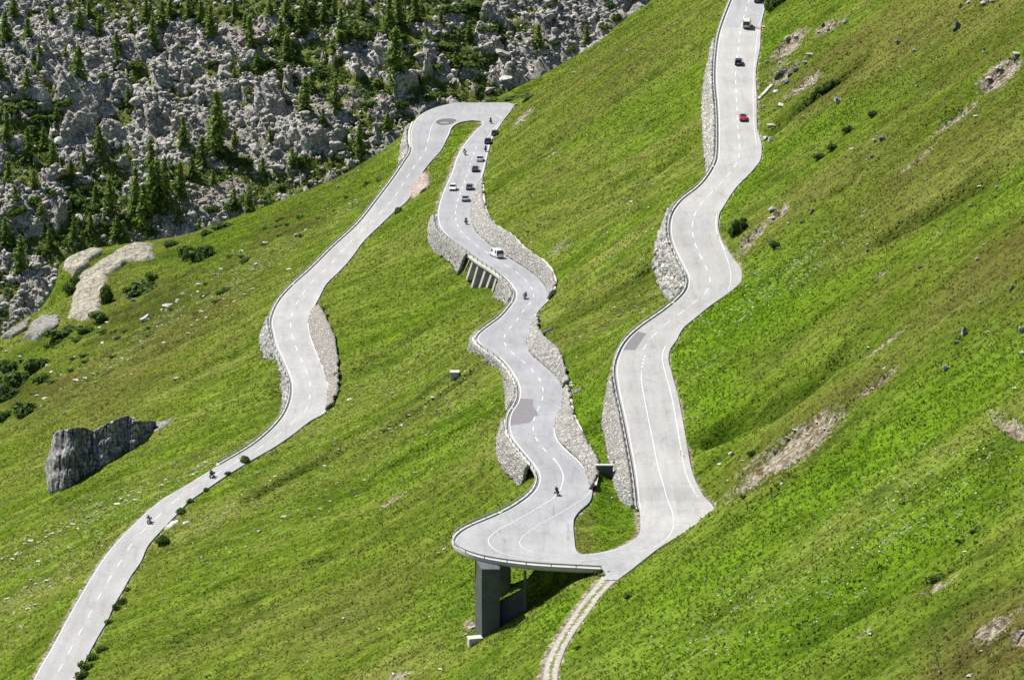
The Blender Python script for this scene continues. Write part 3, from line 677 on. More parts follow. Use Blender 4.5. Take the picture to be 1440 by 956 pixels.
rough = blobs(TU, TV, [(230,430,200,70,A),(400,320,150,30,A),(100,530,120,50,A,.9),(1330,130,240,80,A,.6),(1380,420,160,80,A,.6),(1120,100,80,80,A,.6),(1200,560,140,30,A,.6),(1400,900,150,80,A),(1180,330,120,40,A,.5),(500,640,200,40,A,.25),(900,420,120,20,A,.4),(850,110,160,60,A,.3)])
edge = np.clip(blur(roadm.astype(float), 1) * 2.2, 0, 1) * (~roadm) * np.where(TV > 815, np.where(TU > 600, .3, 1), 1)
bare = np.maximum(bare, edge * .62)
bare = np.where(roadm, .8, bare)
# eroded scars sink below the turf
scar = np.clip((bare + .35 * fbm(GX / 3, GY / 3, 3, 63) - .62) * 9, 0, 1) * (edge < .1)
ZT = ZT - scar * 1.5 * np.clip((GX - 15) / 15, .25, 1) * wgt - blobs(TU, TV, [(20,540,40,40,A,.5)]) * wgt + scar * .9 * np.abs(fbm(GX / 1.7, GY / 1.7, 2, 64)) * wgt
V = np.stack([GX, GY, ZT], -1).reshape(-1, 3)
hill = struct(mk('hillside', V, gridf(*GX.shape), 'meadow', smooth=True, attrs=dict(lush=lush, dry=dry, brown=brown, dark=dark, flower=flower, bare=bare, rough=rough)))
V = np.stack([FGX, FGY, FZ], -1).reshape(-1, 3)
far = struct(mk('boulder_slope', V, gridf(*FGX.shape), 'talus', smooth=False, attrs=dict(veg=vegm, scree=scree)))
# valley floor and outer terrain that carry both slopes on beyond the frame
def outer(x, y):
    n = CAMZ - base_h(x)
    n = np.where(x > 205, CAMZ - base_h(205.0) + .55 * (x - 205), n)
    return n
ox = np.concatenate([np.arange(-1500, -205, 60.), [-204.6], ]); 
xx = np.arange(-1600, 1601, 50.); yy = np.arange(-300, 2600, 50.)
OX, OY = np.meshgrid(xx, yy)
nearz = np.clip(CAMZ - base_h(OX), -90, 420) - 30 - np.clip((OY - 1040) * 1.2, 0, 600)
nearz = np.where((abs(OX) < 200) & (OY > 500), -130, nearz)
farz = np.minimum(CAMZ - (364 - .577 * (OY - 1350)) - 14, 500)
OZ = np.maximum(np.maximum(nearz, farz), -110) + 6 * fbm(OX / 90, OY / 90, 3, 3)
cut = (np.hypot(OX, OY) < 480) & (OX > -400)
OZ = np.where(cut, np.minimum(OZ, 150 - .0 * OY), OZ)
struct(mk('valley_terrain', np.stack([OX, OY, OZ], -1).reshape(-1, 3), gridf(*OX.shape), 'talus', smooth=True,
       attrs=dict(veg=np.full(OX.size, .75), scree=np.zeros(OX.size))))

# ------------------------------------------------------------------ road
rv, rf, rt, rc = [], [], [], []
def rows_for(limb, va, vb, left, right, step=1.1, nc=9, cool=lambda v: 0, tone=lambda v: .75):
    vs = [va]
    while vs[-1] < vb:
        v = vs[-1]; dv = step / max(.2, abs(float(limb.Y(v)) - float(limb.Y(v + 1))))
        vs.append(min(vb, v + min(dv, 3)))
    k0 = len(rv); n = nc + 2
    for v in vs:
        h = float(limb.h(v)); l, r = float(left(v)), float(right(v))
        pl, pr = U(l, v, h), U(r, v, h)
        for k in range(n):
            f = min(max((k - 1) / (nc - 1), 0), 1)
            p = pl + (pr - pl) * f
            if k == 0 or k == n - 1: p = p - np.array([0, 0, .5])
            rv.append(p)
            e = abs(f - .5) * 2
            rt.append(tone(v) + (.05 if e > .8 else 0) - .15 * math.exp(-((e - .45) / .2)**2)); rc.append(cool(v))
    for i in range(len(vs) - 1):
        for k in range(n - 1):
            a = k0 + i * n + k; rf.append((a, a + n, a + n + 1, a + 1))
stp = lambda xs, ys: (lambda v: float(np.interp(v, xs, ys)))
toneL = stp([0,200,292,294,400,700,990], [.62,.60,.62,.86,.84,.80,.72]); coolL = stp([0,285,300,990], [.8,.8,.25,.2])
toneM = stp([0,150,500,690,730,733,800], [.66,.66,.62,.62,.64,.78,.78]); coolM = stp([0,600,733,800], [1,1,.8,.6])
toneR = stp([-45,38,40,200,297,298,480,500,646,649,700,800], [.72,.74,.86,.86,.84,.72,.72,.74,.74,.84,.82,.80]); coolR = stp([-45,38,41,700,780], [.8,.7,.05,.1,.3])
rows_for(limbL, 144.5, 169.3, limbL.L, limbM.Rr, cool=coolL, tone=toneL)
rows_for(limbL, 169.3, 990, limbL.L, limbL.Rr, cool=coolL, tone=toneL)
rows_for(limbM, 169.3, 779, limbM.L, limbM.Rr, cool=coolM, tone=toneM)
rows_for(limbR, -45, 779, limbR.L, limbR.Rr, cool=coolR, tone=toneR)
rows_for(limbM, 779, 815, limbM.L, limbR.Rr, step=.5, nc=15, cool=coolM, tone=toneM)
road = struct(mk('mountain_road', rv, rf, 'asphalt', attrs=dict(tone=rt, cool=rc)))
# paint
def path_on(limb, pts): # pixel path on the road surface -> 3D, resampled
    P = np.array([limb.P(u, v) for u, v in pts]); return P
def resample(P, d):
    s = np.concatenate([[0], np.cumsum(np.linalg.norm(np.diff(P, axis=0), axis=1))])
    n = max(2, int(s[-1] / d) + 1); q = np.linspace(0, s[-1], n)
    return np.stack([np.interp(q, s, P[:, k]) for k in range(3)], -1), s[-1]
def smooth_path(P, n=3):
    P = P.copy()
    for _ in range(n): P[1:-1] = (P[:-2] + 2 * P[1:-1] + P[2:]) / 4
    return P
def side(P):
    d = np.gradient(P, axis=0); d[:, 2] = 0; d /= np.linalg.norm(d, axis=1)[:, None] + 1e-9
    return np.stack([d[:, 1], -d[:, 0], 0 * d[:, 0]], -1) # to the right of travel
class Strip:
    def __init__(s): s.V = []; s.F = []
    def rib(s, P, w, lift=.03):
        n = side(P) * w / 2; k = len(s.V)
        for p, q in zip(P, n): s.V += [p - q + [0, 0, lift], p + q + [0, 0, lift]]
        for i in range(len(P) - 1): a = k + 2*i; s.F.append((a, a + 1, a + 3, a + 2))
    def dashes(s, P, w, period, dash, lift=.03, start=0):
        P, L = resample(P, .5); sl = np.linspace(0, L, len(P)); x = start
        while x + dash < L:
            q = np.linspace(x, x + dash, 6); s.rib(np.stack([np.interp(q, sl, P[:, k]) for k in range(3)], -1), w, lift); x += period
def snap(limb, P):
    P = P.copy(); P[:, 2] = CAMZ - limb.h(limb.v(P[:, 1])); return P
def edge_path(limb, fn, va, vb, off):
    vs = np.arange(va, vb + .01, 1.5); P = np.array([limb.P(float(fn(v)), v) for v in vs])
    P, _ = resample(P, 1.2); P = snap(limb, smooth_path(P, 4))
    return P - side(P) * off        # travelling towards the viewer: right of travel is image left
el = Strip()
for limb, fn, a, b, o in ((limbL, limbL.L, 150, 985, .3), (limbL, limbL.Rr, 415, 584, -.3), (limbM, limbM.L, 172, 760, .3), (limbM, limbM.Rr, 174, 425, -.35), (limbM, limbM.Rr, 442, 683, -.3),
                          (limbR, limbR.L, -40, 716, .35), (limbL, limbL.Rr, 173, 196, -.3), (limbR, limbR.Rr, 302, 352, -.5), (limbR, limbR.Rr, 488, 700, -1.3)):
    el.rib(edge_path(limb, fn, a, b, o), .18)
for limb, pts in ((limbR, [(1076,8),(1071,25),(1066.5,38),(1063.5,62),(1060,100),(1059,138),(1060,176),(1064,205)]),
                  (limbR, [(1011,335),(1017,350),(1024,368),(1028,385),(1028,398),(1024,409)]),
                  (limbM, [(832,683),(829,693),(822,701),(808,709),(790,720),(775,728.6),(752.6,741),(737,752),(730,760),(729,765),(735,772),(755,778),(783,782),(815,782.5),(845.5,779.5),(870,772)]),
                  ):
    P, _ = resample(smooth_path(resample(path_on(limb, pts), 1.0)[0], 6), 1.0); el.rib(snap(limb, P), .13)
def put_strip(s, name, mat): return mk(name, s.V, s.F, mat, road)
put_strip(el, 'edge_line', 'road_paint')
cl = Strip()
def mid_path(limb, va, vb, f=.5):
    vs = np.arange(va, vb + .01, 1.5)
    P = np.array([limb.P(float(limb.L(v)) * (1 - f) + float(limb.Rr(v)) * f, v) for v in vs]); P, _ = resample(P, 1.5); return snap(limb, smooth_path(P, 8))
cl.dashes(mid_path(limbL, 196, 985, .5), .22, 8.8, 3.8)
solid = [(limbL, [(603,196),(604.5,186),(608,176),(615,168),(626,162.5),(645,159.5),(668,159),(690,160),(702,163),(706,167)])]
cl.dashes(mid_path(limbM, 205, 660, .52), .2, 8.6, 3.6, start=2)
solid += [(limbM, [(703,172),(694,181),(684,196)]),
          (limbM, [(779,644),(788,657),(792.5,668),(791.5,680),(786,692),(776,703),(745,721),(720,735),(700,745),(688,754),(685,761),(690,770),(706,778.5),(725,783.5),(757,788),(800,789.5),(845,786.5),(875,781)]),
          (limbR, [(900,776.5),(926,767.5),(941,755),(948,740),(947,725),(943,712),(935,690),(925,655),(919,625),(911,585),(905,556),(902,535),(902,522)])]
for limb, pts in solid:
    P, _ = resample(smooth_path(resample(path_on(limb, pts), 1.0)[0], 6), 1.0); cl.rib(snap(limb, P), .17, .032)
P = limbR; cl.dashes(path_on(limbR, [(903,517),(905,507),(909,497)]), .3, 2.0, 1.0)
vs = np.arange(-40, 494, 1.5); P = smooth_path(resample(np.array([limbR.P(float(limbR.L(v)) + (min(float(limbR.Rr(v)), float(limbR.L(v)) + 63) - float(limbR.L(v))) * .5, v) for v in vs]), 1.5)[0], 8)
cl.dashes(snap(limbR, P), .22, 7.4, 3.6)
put_strip(cl, 'centre_line', 'road_paint')
def road_patch(name, limb, poly, mat, lift=.012, n=14):
    c = np.mean(poly, axis=0); bm = bmesh.new(); vs = [bm.verts.new(limb.P(u, v) + np.array([0, 0, lift])) for u, v in poly]; bm.faces.new(vs)
    me = bpy.data.meshes.new(name); bm.to_mesh(me); bm.free(); me.materials.append(M[mat]); return link(name, me, road)
road_patch('asphalt_patch', limbM, [(729,560),(749,561),(750,571),(757.5,583),(750,588),(744,594),(726,597),(716.5,598),(716,590),(718,581),(724,573)], 'patch_asphalt')
road_patch('asphalt_patch', limbR, [(895,465.5),(909,469),(893,492),(876,492),(884,479)], 'patch_asphalt')
th = np.linspace(0, 2*math.pi, 26)[:-1]
road_patch('skid_mark', limbL, [(627 + 14*math.cos(a)*(1+.1*math.sin(3*a)), 171.5 - 4.2*math.sin(a) - 1.2*math.cos(a)) for a in th], 'skid_asphalt', .07)
# concrete kerb along the valley side
kb = MB()
def kerb(P, w=.62, z0=-.55, z1=.14):
    n = side(P); k = len(kb.V); V = []
    for p, q in zip(P, n):
        for a, z in ((.02, z0), (.02, z1), (w, z1), (w, z0)): V.append(tuple(p + q * a + np.array([0, 0, z])))
    Fc = []
    for i in range(len(P) - 1):
        for a in range(4): Fc.append((4*i + a, 4*i + (a+1) % 4, 4*i + 4 + (a+1) % 4, 4*i + 4 + a))
    Fc += [(3,2,1,0), tuple(4*(len(P)-1) + q for q in range(4))]
    kb.add(V, Fc)
EDGE_L = edge_path(limbL, limbL.L, 172, 655, 0); EDGE_M = edge_path(limbM, limbM.L, 303, 761, 0); EDGE_R = edge_path(limbR, limbR.L, -40, 717, 0)
DECK = smooth_path(resample(path_on(limbM, [(640,757),(638.7,761),(643.7,770),(661,779),(684,785.5),(720,791),(757.7,795),(808,797.5),(846,799.5)]), 1.0)[0], 3)
EDGE_M = np.concatenate([EDGE_M[EDGE_M[:, 1] > DECK[0, 1] + .5], DECK]); EDGE_M = snap(limbM, smooth_path(resample(EDGE_M, 1.2)[0], 3))
for P in (EDGE_L, EDGE_M, EDGE_R): kerb(P)
kb.build('kerb', 'kerb_concrete', road)
# dirt track
tv, tf, ta, tg = [], [], [], []
vs = np.arange(806, 990, 1.2)
for v in vs:
    l, r = float(limbT.L(v)), float(limbT.Rr(v))
    for k in range(9):
        f = k / 8; p = limbT.P(l + (r - l) * f, v); tv.append(p + np.array([0, 0, -.02])); ta.append(f); tg.append(max(0, 1 - (v - 806) / 18))
tf = [(i*9 + k, i*9 + 9 + k, i*9 + 10 + k, i*9 + 1 + k) for i in range(len(vs) - 1) for k in range(8)]
struct(mk('dirt_track', tv, tf, 'gravel_track', attrs=dict(across=ta, gravel=tg)))

# ------------------------------------------------------------------ retaining walls
def wall(key, up, label, mat, rough=.25, block=1.1):
    w_ = (WALLS_UP if up else WALLS_DOWN)[key]
    e, f = wall_lines(w_, up)
    s = np.concatenate([[0], np.cumsum(np.linalg.norm(np.diff(e, axis=0), axis=1))]); q = np.arange(0, s[-1], .4)
    e = np.stack([np.interp(q, s, e[:, k]) for k in range(3)], -1); f = np.stack([np.interp(q, s, f[:, k]) for k in range(3)], -1)
    e = smooth_path(e, 5); f = smooth_path(f, 5)
    n = side(e)
    if not up: top, bot = e + n * .62 + [0, 0, .02], f + n * .15 - [0, 0, .5]
    else:      top, bot = f - [0, 0, -.25] + n * .15, e - n * .12 - [0, 0, .3]
    hgt = np.linalg.norm(top - bot, axis=1).max(); m = max(4, int(hgt / .4) + 1)
    V = np.array([[top[i] + (bot[i] - top[i]) * k / (m - 1) for k in range(m)] for i in range(len(q))])
    gu = np.gradient(V, axis=0); gv = np.gradient(V, axis=1); N = np.cross(gu, gv); N /= np.linalg.norm(N, axis=2)[..., None] + 1e-9
    if N[..., 0].mean() > 0: N = -N
    a = q[:, None] + np.zeros((1, m)); bb = np.linspace(0, 1, m)[None] * hgt + np.zeros((len(q), 1))
    f1, f2, r, ox, oy = worley(a / block, bb / block * 1.3, sum(map(ord, key)))
    d = ((r[..., 2] - .4) + (r[..., 3] - .5) * 1.4 * ox + (r[..., 4] - .3) * 1.4 * oy) * np.clip((f2 - f1) * 4, 0, 1) * rough + .22 - .35 * rough
    tgrad = np.linspace(0, 1, m)[None] 
    V = V + N * (d * np.clip(tgrad * 6 + .3, 0, 1))[..., None]
    if up: V[:, 0, 2] += .7 * fbm(q / 2.2, q * 0, 2, 9)
    else: V[:, -3:, 2] += (.9 * fbm(q / 2.0, q * 0, 3, 12))[:, None]
    o = mk('retaining_wall', V.reshape(-1, 3), gridf(len(q), m), mat)
    sm = o.modifiers.new('thick', 'SOLIDIFY'); sm.thickness = .7; sm.offset = (-1 if np.dot(np.cross(gu, gv)[len(q)//2, m//2], N[len(q)//2, m//2]) > 0 else 1)
    if key in ('MU1', 'MU3', 'M3', 'M4'):
        T_ = smooth_path(V[:, 0], 4); nn = side(T_); sg = 1 if not up else -1
        MB().loft([[tuple(a + q_ * sg * .35 + [0, 0, -.12]), tuple(a + q_ * sg * .35 + [0, 0, .12]), tuple(a - q_ * sg * .25 + [0, 0, .12]), tuple(a - q_ * sg * .25 + [0, 0, -.12])] for a, q_ in zip(T_, nn)]).build('coping', 'kerb_concrete', o)
    return tag(o, label, 'retaining wall', 'stone retaining walls along the road')
wall('R1', False, 'narrow grey rubble wall under the top stretch of the right-hand road', 'block_wall', .5, 1.2)
wall('R2', False, 'steep wall of big white blocks under the bulging bend of the right-hand road', 'block_wall', 1.0, 1.5)
wall('R3', False, 'tall pale stone wall under the right-hand road above the grass island', 'stone_wall', .35, 1.0)
wall('M1', False, 'stone wall on the valley side just above the pillared gallery', 'stone_wall', .3)
wall('M2', False, 'short stone wall on the valley side just below the pillared gallery', 'stone_wall', .3)
wall('M3', False, 'low stone wall under the sharp left bulge of the middle road', 'stone_wall', .35)
wall('M4', False, 'rubble wall under the middle road just above the hairpin deck', 'stone_wall', .35)
wall('L1', False, 'rough boulder wall under the bend of the left-hand road', 'block_wall', .7, 1.3)
wall('L2', False, 'crumbling rubble wall outside the far hairpin, left of the road', 'block_wall', .6, 1.2)
wall('MU1', True, 'long curved stone wall on the hill side of the middle road beside the white van', 'stone_wall', .25)
wall('MU2', True, 'stone wall on the hill side of the middle road, split by a drain step', 'stone_wall', .3)
wall('MU3', True, 'long pale stone wall on the hill side of the middle road ending at the culvert', 'stone_wall', .3)
wall('LU1', True, 'gravelly stone bank on the hill side of the left-hand road', 'gravel_bank', .3, .8)

# ------------------------------------------------------------------ pillared gallery under the middle road
def edgeM(v): return limbM.P(float(limbM.L(v)), v)
gal = thing('road_gallery', edgeM(374), 'pillared concrete gallery carrying the middle road over dark bays', 'gallery')
def local(o, pts): return [tuple(np.array(p) - np.array(o.location)) for p in pts]
PIL = [(359,649,381),(362.5,653.5,393),(368,660.5,406),(374.5,671.5,405),(380,681.5,404),(385,689,412)]
for v, u_, v_ in PIL:
    T = edgeM(v) + np.array([-.55, 0, -.45]); B_ = UY(u_, v_, float(limbM.Y(v))); B_[2] -= 1.2
    B_[0] = min(B_[0], T[0] - .5)
    tg = edgeM(v + 2) - edgeM(v - 2); tg[2] = 0; tg /= np.linalg.norm(tg); nn = np.array([-tg[1], tg[0], 0]); nn = nn if nn[0] > 0 else -nn
    wth = .62; dx = 4.6; k = T[0] - B_[0]
    b4 = [B_ + tg*wth, B_ + tg*wth + nn*(dx + k), B_ - tg*wth + nn*(dx + k), B_ - tg*wth]; t4 = [T + tg*wth, T + tg*wth + nn*dx, T - tg*wth + nn*dx, T - tg*wth]
    MB().hexa(local(gal, b4), local(gal, t4)).build('pillar', 'concrete', gal)
vs = np.linspace(356, 392, 25); P = np.array([edgeM(v) for v in vs]); n = side(P)
sl_ = MB(); rings = []
for p in P: rings.append(local(gal, [p + [-1.05,0,-.62], p + [5.2,0,-.62], p + [5.2,0,-.36], p + [-1.05,0,-.1]]))
sl_.loft(rings).build('deck_slab', 'kerb_concrete', gal)
rings = []
for v, p in zip(vs, P):
    u_, v_ = np.interp(v, [q[0] for q in VIA_FOOT[1]], [q[1] for q in VIA_FOOT[1]]), np.interp(v, [q[0] for q in VIA_FOOT[1]], [q[2] for q in VIA_FOOT[1]])
    ft = UY(u_, v_, float(limbM.Y(v)))
    rings.append(local(gal, [[p[0] + 3.4, p[1], ft[2] - 1.5], [p[0] + 5.4, p[1], ft[2] - 1.5], [p[0] + 5.4, p[1], p[2] - .6], [p[0] + 3.9, p[1], p[2] - .6]]))
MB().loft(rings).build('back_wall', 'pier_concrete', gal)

# ------------------------------------------------------------------ hairpin deck on piers
dk = thing('hairpin_viaduct', limbM.P(750, 770), 'concrete viaduct deck on piers carrying the front of the near hairpin', 'viaduct')
vs = np.concatenate([np.arange(652, 797, 1.5), np.arange(797, 800.2, .4)]); rings = []
for v in vs:
    p = limbM.P(float(limbM.L(v)), v); r_ = limbM.P(max(support(v), float(limbM.L(v)) + 1) + 8, v)
    rings.append(local(dk, [p + [1.2,0,-1.0], r_ + [0,0,-1.0], r_ + [0,0,-.42], p + [.1,0,-.42]]))
MB().loft(rings).build('deck_slab', 'concrete', dk)
P = EDGE_M[(EDGE_M[:, 1] < limbM.Y(652)) ]; n = side(P); rings = []
for p, q in zip(P, n): rings.append(local(dk, [p + q*.50 + [0,0,-.72], p + q*.1 + [0,0,-.72], p + q*.1 + [0,0,-.55], p + q*.1 + [0,0,-.02], p + q*.66 + [0,0,.17], p + q*.70 + [0,0,.17], p + q*.72 + [0,0,-.42]]))
MB().loft(rings).build('edge_beam', 'kerb_concrete', dk)
def pier(u0, u1, Y, depth, skew, name, zt=-1.0, lift=0):
    zb = CAMZ - 262
    a = UY(u0, 800, Y); c = UY(u1, 800, Y); top = CAMZ - PH - .98
    q = [(a[0], Y), (c[0], Y), (c[0] + skew, Y + depth), (a[0] + skew, Y + depth)]
    zb = min(near_z(*p_) for p_ in q) - 1.0
    return MB().hexa(local(dk, [(x, y, zb) for x, y in q]), local(dk, [(x, y, top) for x, y in q])).build(name, 'pier_concrete', dk, bevel=.06)
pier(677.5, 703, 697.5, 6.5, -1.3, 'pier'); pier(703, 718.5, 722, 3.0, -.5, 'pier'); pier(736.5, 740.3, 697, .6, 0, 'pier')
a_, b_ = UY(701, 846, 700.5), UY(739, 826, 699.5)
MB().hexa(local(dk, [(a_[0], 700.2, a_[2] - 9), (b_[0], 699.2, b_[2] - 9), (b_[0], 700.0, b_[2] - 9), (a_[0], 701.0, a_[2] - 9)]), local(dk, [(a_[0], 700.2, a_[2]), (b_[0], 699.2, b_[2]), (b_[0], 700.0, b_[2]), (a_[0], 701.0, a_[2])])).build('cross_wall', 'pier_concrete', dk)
vs = np.arange(700, 799.6, 1.5); rings = []
for v in vs:
    a_ = limbM.P(support(v) + 1, v); rings.append(local(dk, [a_ + [0,0,-11], a_ + [1.2,0,-11], a_ + [1.2,0,-1.01], a_ + [0,0,-1.01]]))
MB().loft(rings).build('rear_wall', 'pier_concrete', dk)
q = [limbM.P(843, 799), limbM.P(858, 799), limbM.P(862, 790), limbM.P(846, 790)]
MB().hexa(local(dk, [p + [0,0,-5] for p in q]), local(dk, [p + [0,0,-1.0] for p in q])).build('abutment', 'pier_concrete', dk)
fo = UY(668, 892, 697); 
blk = MB().box((0, 0, .4), (2.6, 2.0, 1.8), .25).build('concrete_block', 'kerb_concrete', bevel=.08); blk.location = (fo[0], 697, near_z(fo[0], 697) - .1)
tag(blk, 'pale concrete block at the foot of the big left pier', 'concrete block')
# opening in the wall beside the deck
# ------------------------------------------------------------------ crash barriers
post_me = None
def barrier(P, label, every=3.6):
    P, L = resample(P, .9); n = side(P)
    root = thing('guardrail', P[len(P)//2], label, 'guardrail', 'steel guardrails along the road')
    prof = [(.26,.50),(.22,.56),(.28,.63),(.22,.70),(.26,.78),(.34,.78),(.34,.50)]
    rings = [local(root, [p + q*(.24 + a) + [0,0,z] for a, z in prof]) for p, q in zip(P, n)]
    MB().loft(rings).build('rail', 'galvanised', root)
    global post_me
    if post_me is None:
        tmp = MB().box((0,0,.3), (.12,.14,.95)).build('post', 'rail_dark', root); post_me = tmp.data
        bpy.data.objects.remove(tmp)
    k = max(1, int(L / every)); idx = np.linspace(0, len(P) - 1, k + 1).astype(int)
    for i in idx:
        o = link('post', post_me, root); o.location = local(root, [P[i] + n[i] * .63])[0]; o.rotation_euler.z = math.atan2(n[i][1], n[i][0])
cutL = EDGE_L[EDGE_L[:, 1] < limbL.Y(212)]
yy_ = lambda limb, a, b, P: P[(P[:, 1] <= limb.Y(a)) & (P[:, 1] >= limb.Y(b))]
barrier(yy_(limbL, 206, 400, EDGE_L), 'guardrail of the left-hand road from the far hairpin down its straight')
barrier(yy_(limbL, 400, 655, EDGE_L), 'guardrail of the left-hand road round its stone-walled bend')
barrier(yy_(limbM, 304, 425, EDGE_M), 'guardrail of the middle road above the pillared gallery')
barrier(yy_(limbM, 425, 575, EDGE_M), 'guardrail of the middle road round its sharp left bulge')
barrier(yy_(limbM, 575, 722, EDGE_M), 'guardrail of the middle road from its lower bay to the hairpin deck')
i0 = np.argmax(EDGE_M[:, 1] < limbM.Y(722)); barrier(EDGE_M[i0:], 'guardrail round the front of the hairpin viaduct deck', 4.2)
barrier(yy_(limbR, -38, 235, EDGE_R), 'guardrail of the right-hand road along its top stretch past the red car')
barrier(yy_(limbR, 235, 425, EDGE_R), 'guardrail of the right-hand road above the white block wall')
barrier(yy_(limbR, 425, 716, EDGE_R), 'guardrail of the right-hand road beside the solid centre line')

# ------------------------------------------------------------------ tufts of the meadow
def tufts(n):
    rs = np.random.default_rng(99); fr = rs.random(n * 6)
    i = rs.uniform(0, GX.shape[1] - 2, n * 6); j = rs.uniform(0, GX.shape[0] - 2, n * 6)
    x = X0 + i * DX; y = Y0 + j * DY; z = samp(ZT, x, y); u, v = proj(x, y, z)
    g = lambda A: samp(A.astype(float), x, y)
    den = .35 + 1.6 * np.clip(vnoise(x / 9, y / 2.6, 401) + .1, 0, 1) + .5 * np.clip(vnoise(x / 3, y / 3, 402), 0, 1) + .5 * g(lush)
    k = (u > -25) & (u < 1465) & (v > -25) & (v < 985) & (g(roadm) < .01) & (g(bare) < .62) & (y < samp(yr, x, y) + 8) & (fr < den)
    x, y, z = x[k][:n], y[k][:n], z[k][:n]; n = len(x)
    L_, D_ = samp(lush, x, y), np.clip(samp(dry, x, y) + .6 * samp(rough, x, y), 0, 1)
    nb = 5; h = rs.uniform(.07, .24, (n, nb)) * (1 + .5 * L_[:, None]); a = rs.uniform(0, 6.28, (n, nb)); sp = rs.uniform(.05, .45, (n, nb)); w_ = rs.uniform(.10, .26, (n, nb))
    bx = x[:, None] + np.cos(a) * sp * .5; by = y[:, None] + np.sin(a) * sp * .5; bz = z[:, None] + 0 * a - .06
    tx, ty = -np.sin(a) * w_, np.cos(a) * w_
    V = np.stack([np.stack([bx + tx, by + ty, bz], -1), np.stack([bx - tx, by - ty, bz], -1), np.stack([bx + np.cos(a) * sp - .1, by + np.sin(a) * sp, bz + h], -1)], 2)
    tint = np.repeat(np.clip(rs.normal(.5, .2, n) + .5 * vnoise(x / 14, y / 4, 405), 0, 1), nb * 3)
    return mk('grass_tufts', V.reshape(-1, 3), np.arange(n * nb * 3).reshape(-1, 3), 'tuft', attrs=dict(tint=tint, bloom=np.repeat((rs.random(n) < 1.0 * samp(flower, x, y) * np.clip(.5 + 2.2 * vnoise(x / 6, y / 3, 407), 0, 1)).astype(float), nb * 3), lush=np.repeat(L_, nb * 3), dry=np.repeat(D_, nb * 3)))
struct(tufts(110000), 'stuff')
# ------------------------------------------------------------------ rocks
def inpoly(x, y, poly):
    ins = np.zeros(x.shape, bool); j = len(poly) - 1
    for i in range(len(poly)):
        xi, yi = poly[i]; xj, yj = poly[j]
        c_ = ((yi > y) != (yj > y)) & (x < (xj - xi) * (y - yi) / (yj - yi + 1e-12) + xi); ins ^= c_; j = i
    return ins
def rock_mesh(name, seed, sub=3, flat_=.7, mat='boulder', cuts=9):
    rs = np.random.default_rng(seed)
    bm = bmesh.new(); bmesh.ops.create_icosphere(bm, subdivisions=sub, radius=1)
    pl = [(Vector(rs.normal(size=3)).normalized(), rs.uniform(.38, .78)) for _ in range(cuts + 3)]
    for v in bm.verts:
        p = v.co.copy()
        for n, d in pl:
            k = p.dot(n) - d
            if k > 0: p -= n * k * .985
        q = p * 2.3 + Vector((seed * 1.7, seed, 0))
        p *= 1 + .10 * (math.sin(q.x * 2.1 + math.sin(q.y * 1.7)) * math.cos(q.z * 1.9 + q.x)) + rs.normal() * .008
        v.co = Vector((p.x, p.y, p.z * flat_))
    me = bpy.data.meshes.new(name); bm.to_mesh(me); bm.free(); me.materials.append(M[mat]); return me
RK = {k: [rock_mesh('rock', s + off, 3 if i < 4 else 2, fl, k) for i, (s, fl) in enumerate(((1,.75),(2,.6),(3,.9),(4,.5),(5,.8),(6,.65)))] for off, k in ((0,'boulder'),(10,'pale_rock'),(20,'dark_rock'),(30,'pink_rock'))}
def px_m(p):                        # picture pixels (1440 wide) per metre at p
    return F / (p[1] * cD - (p[2] - CAMZ) * sD)
def place(name, me, p, s, rz=None, tilt=.25):
    o = link(name, me); o.location = p; o.scale = s
    o.rotation_euler = (random.uniform(-tilt, tilt), random.uniform(-tilt, tilt), random.uniform(0, 6.28) if rz is None else rz); return o
LM_NEAR = [(640,527,'the concrete shelter'),(715,345,'the white van'),(690,890,'the big viaduct pier'),(1045,165,'the red car'),(150,400,'the pale granite slab'),(150,640,'the dark rock outcrop'),
  (209,729,'the lower left-road motorcycle'),(298,664,'the upper left-road motorcycle'),(1120,625,'the long eroded scar'),(1420,95,'the scar in the top right corner'),(1100,105,'the dark crag by the right road'),
  (410,480,'the left road bend'),(850,660,'the culvert headwall'),(60,950,'the bottom end of the left road'),(1400,900,'the bottom right corner'),(1300,450,'the right edge of the meadow'),(820,850,'the dirt track'),(640,150,'the far hairpin'),(1000,400,'the lay-by of the right road'),(840,70,'the skyline of the green ridge'),(575,640,'the ditch in the middle meadow'),(420,330,'the left road straight')]
def lm_of(u, v, L): return min(L, key=lambda q: (q[0]-u)**2 + (q[1]-v)**2)
POOL = []
def pool(o, u, v, what, group, L): POOL.append((o, u, v, what, group, L))
def label_pool():
    bins = {}
    for it in POOL:
        lm = lm_of(it[1], it[2], it[5]); bins.setdefault((it[3], lm[2]), []).append((math.hypot(lm[0]-it[1], lm[1]-it[2]), it))
    for (what, lm), L in bins.items():
        L.sort(key=lambda q: q[0])
        for i, (d, it) in enumerate(L):
            o, u, v, w_, g, _ = it
            if len(L) == 1: s = f'{w_}, the only one near {lm}'
            elif i < len(ORD): s = f'{w_}, {ORD[i]} to {lm}'
            else: s = f'{w_}, among those farther from {lm}'
            o['label'] = s; o['category'] = g[0]; o['group'] = g[1]
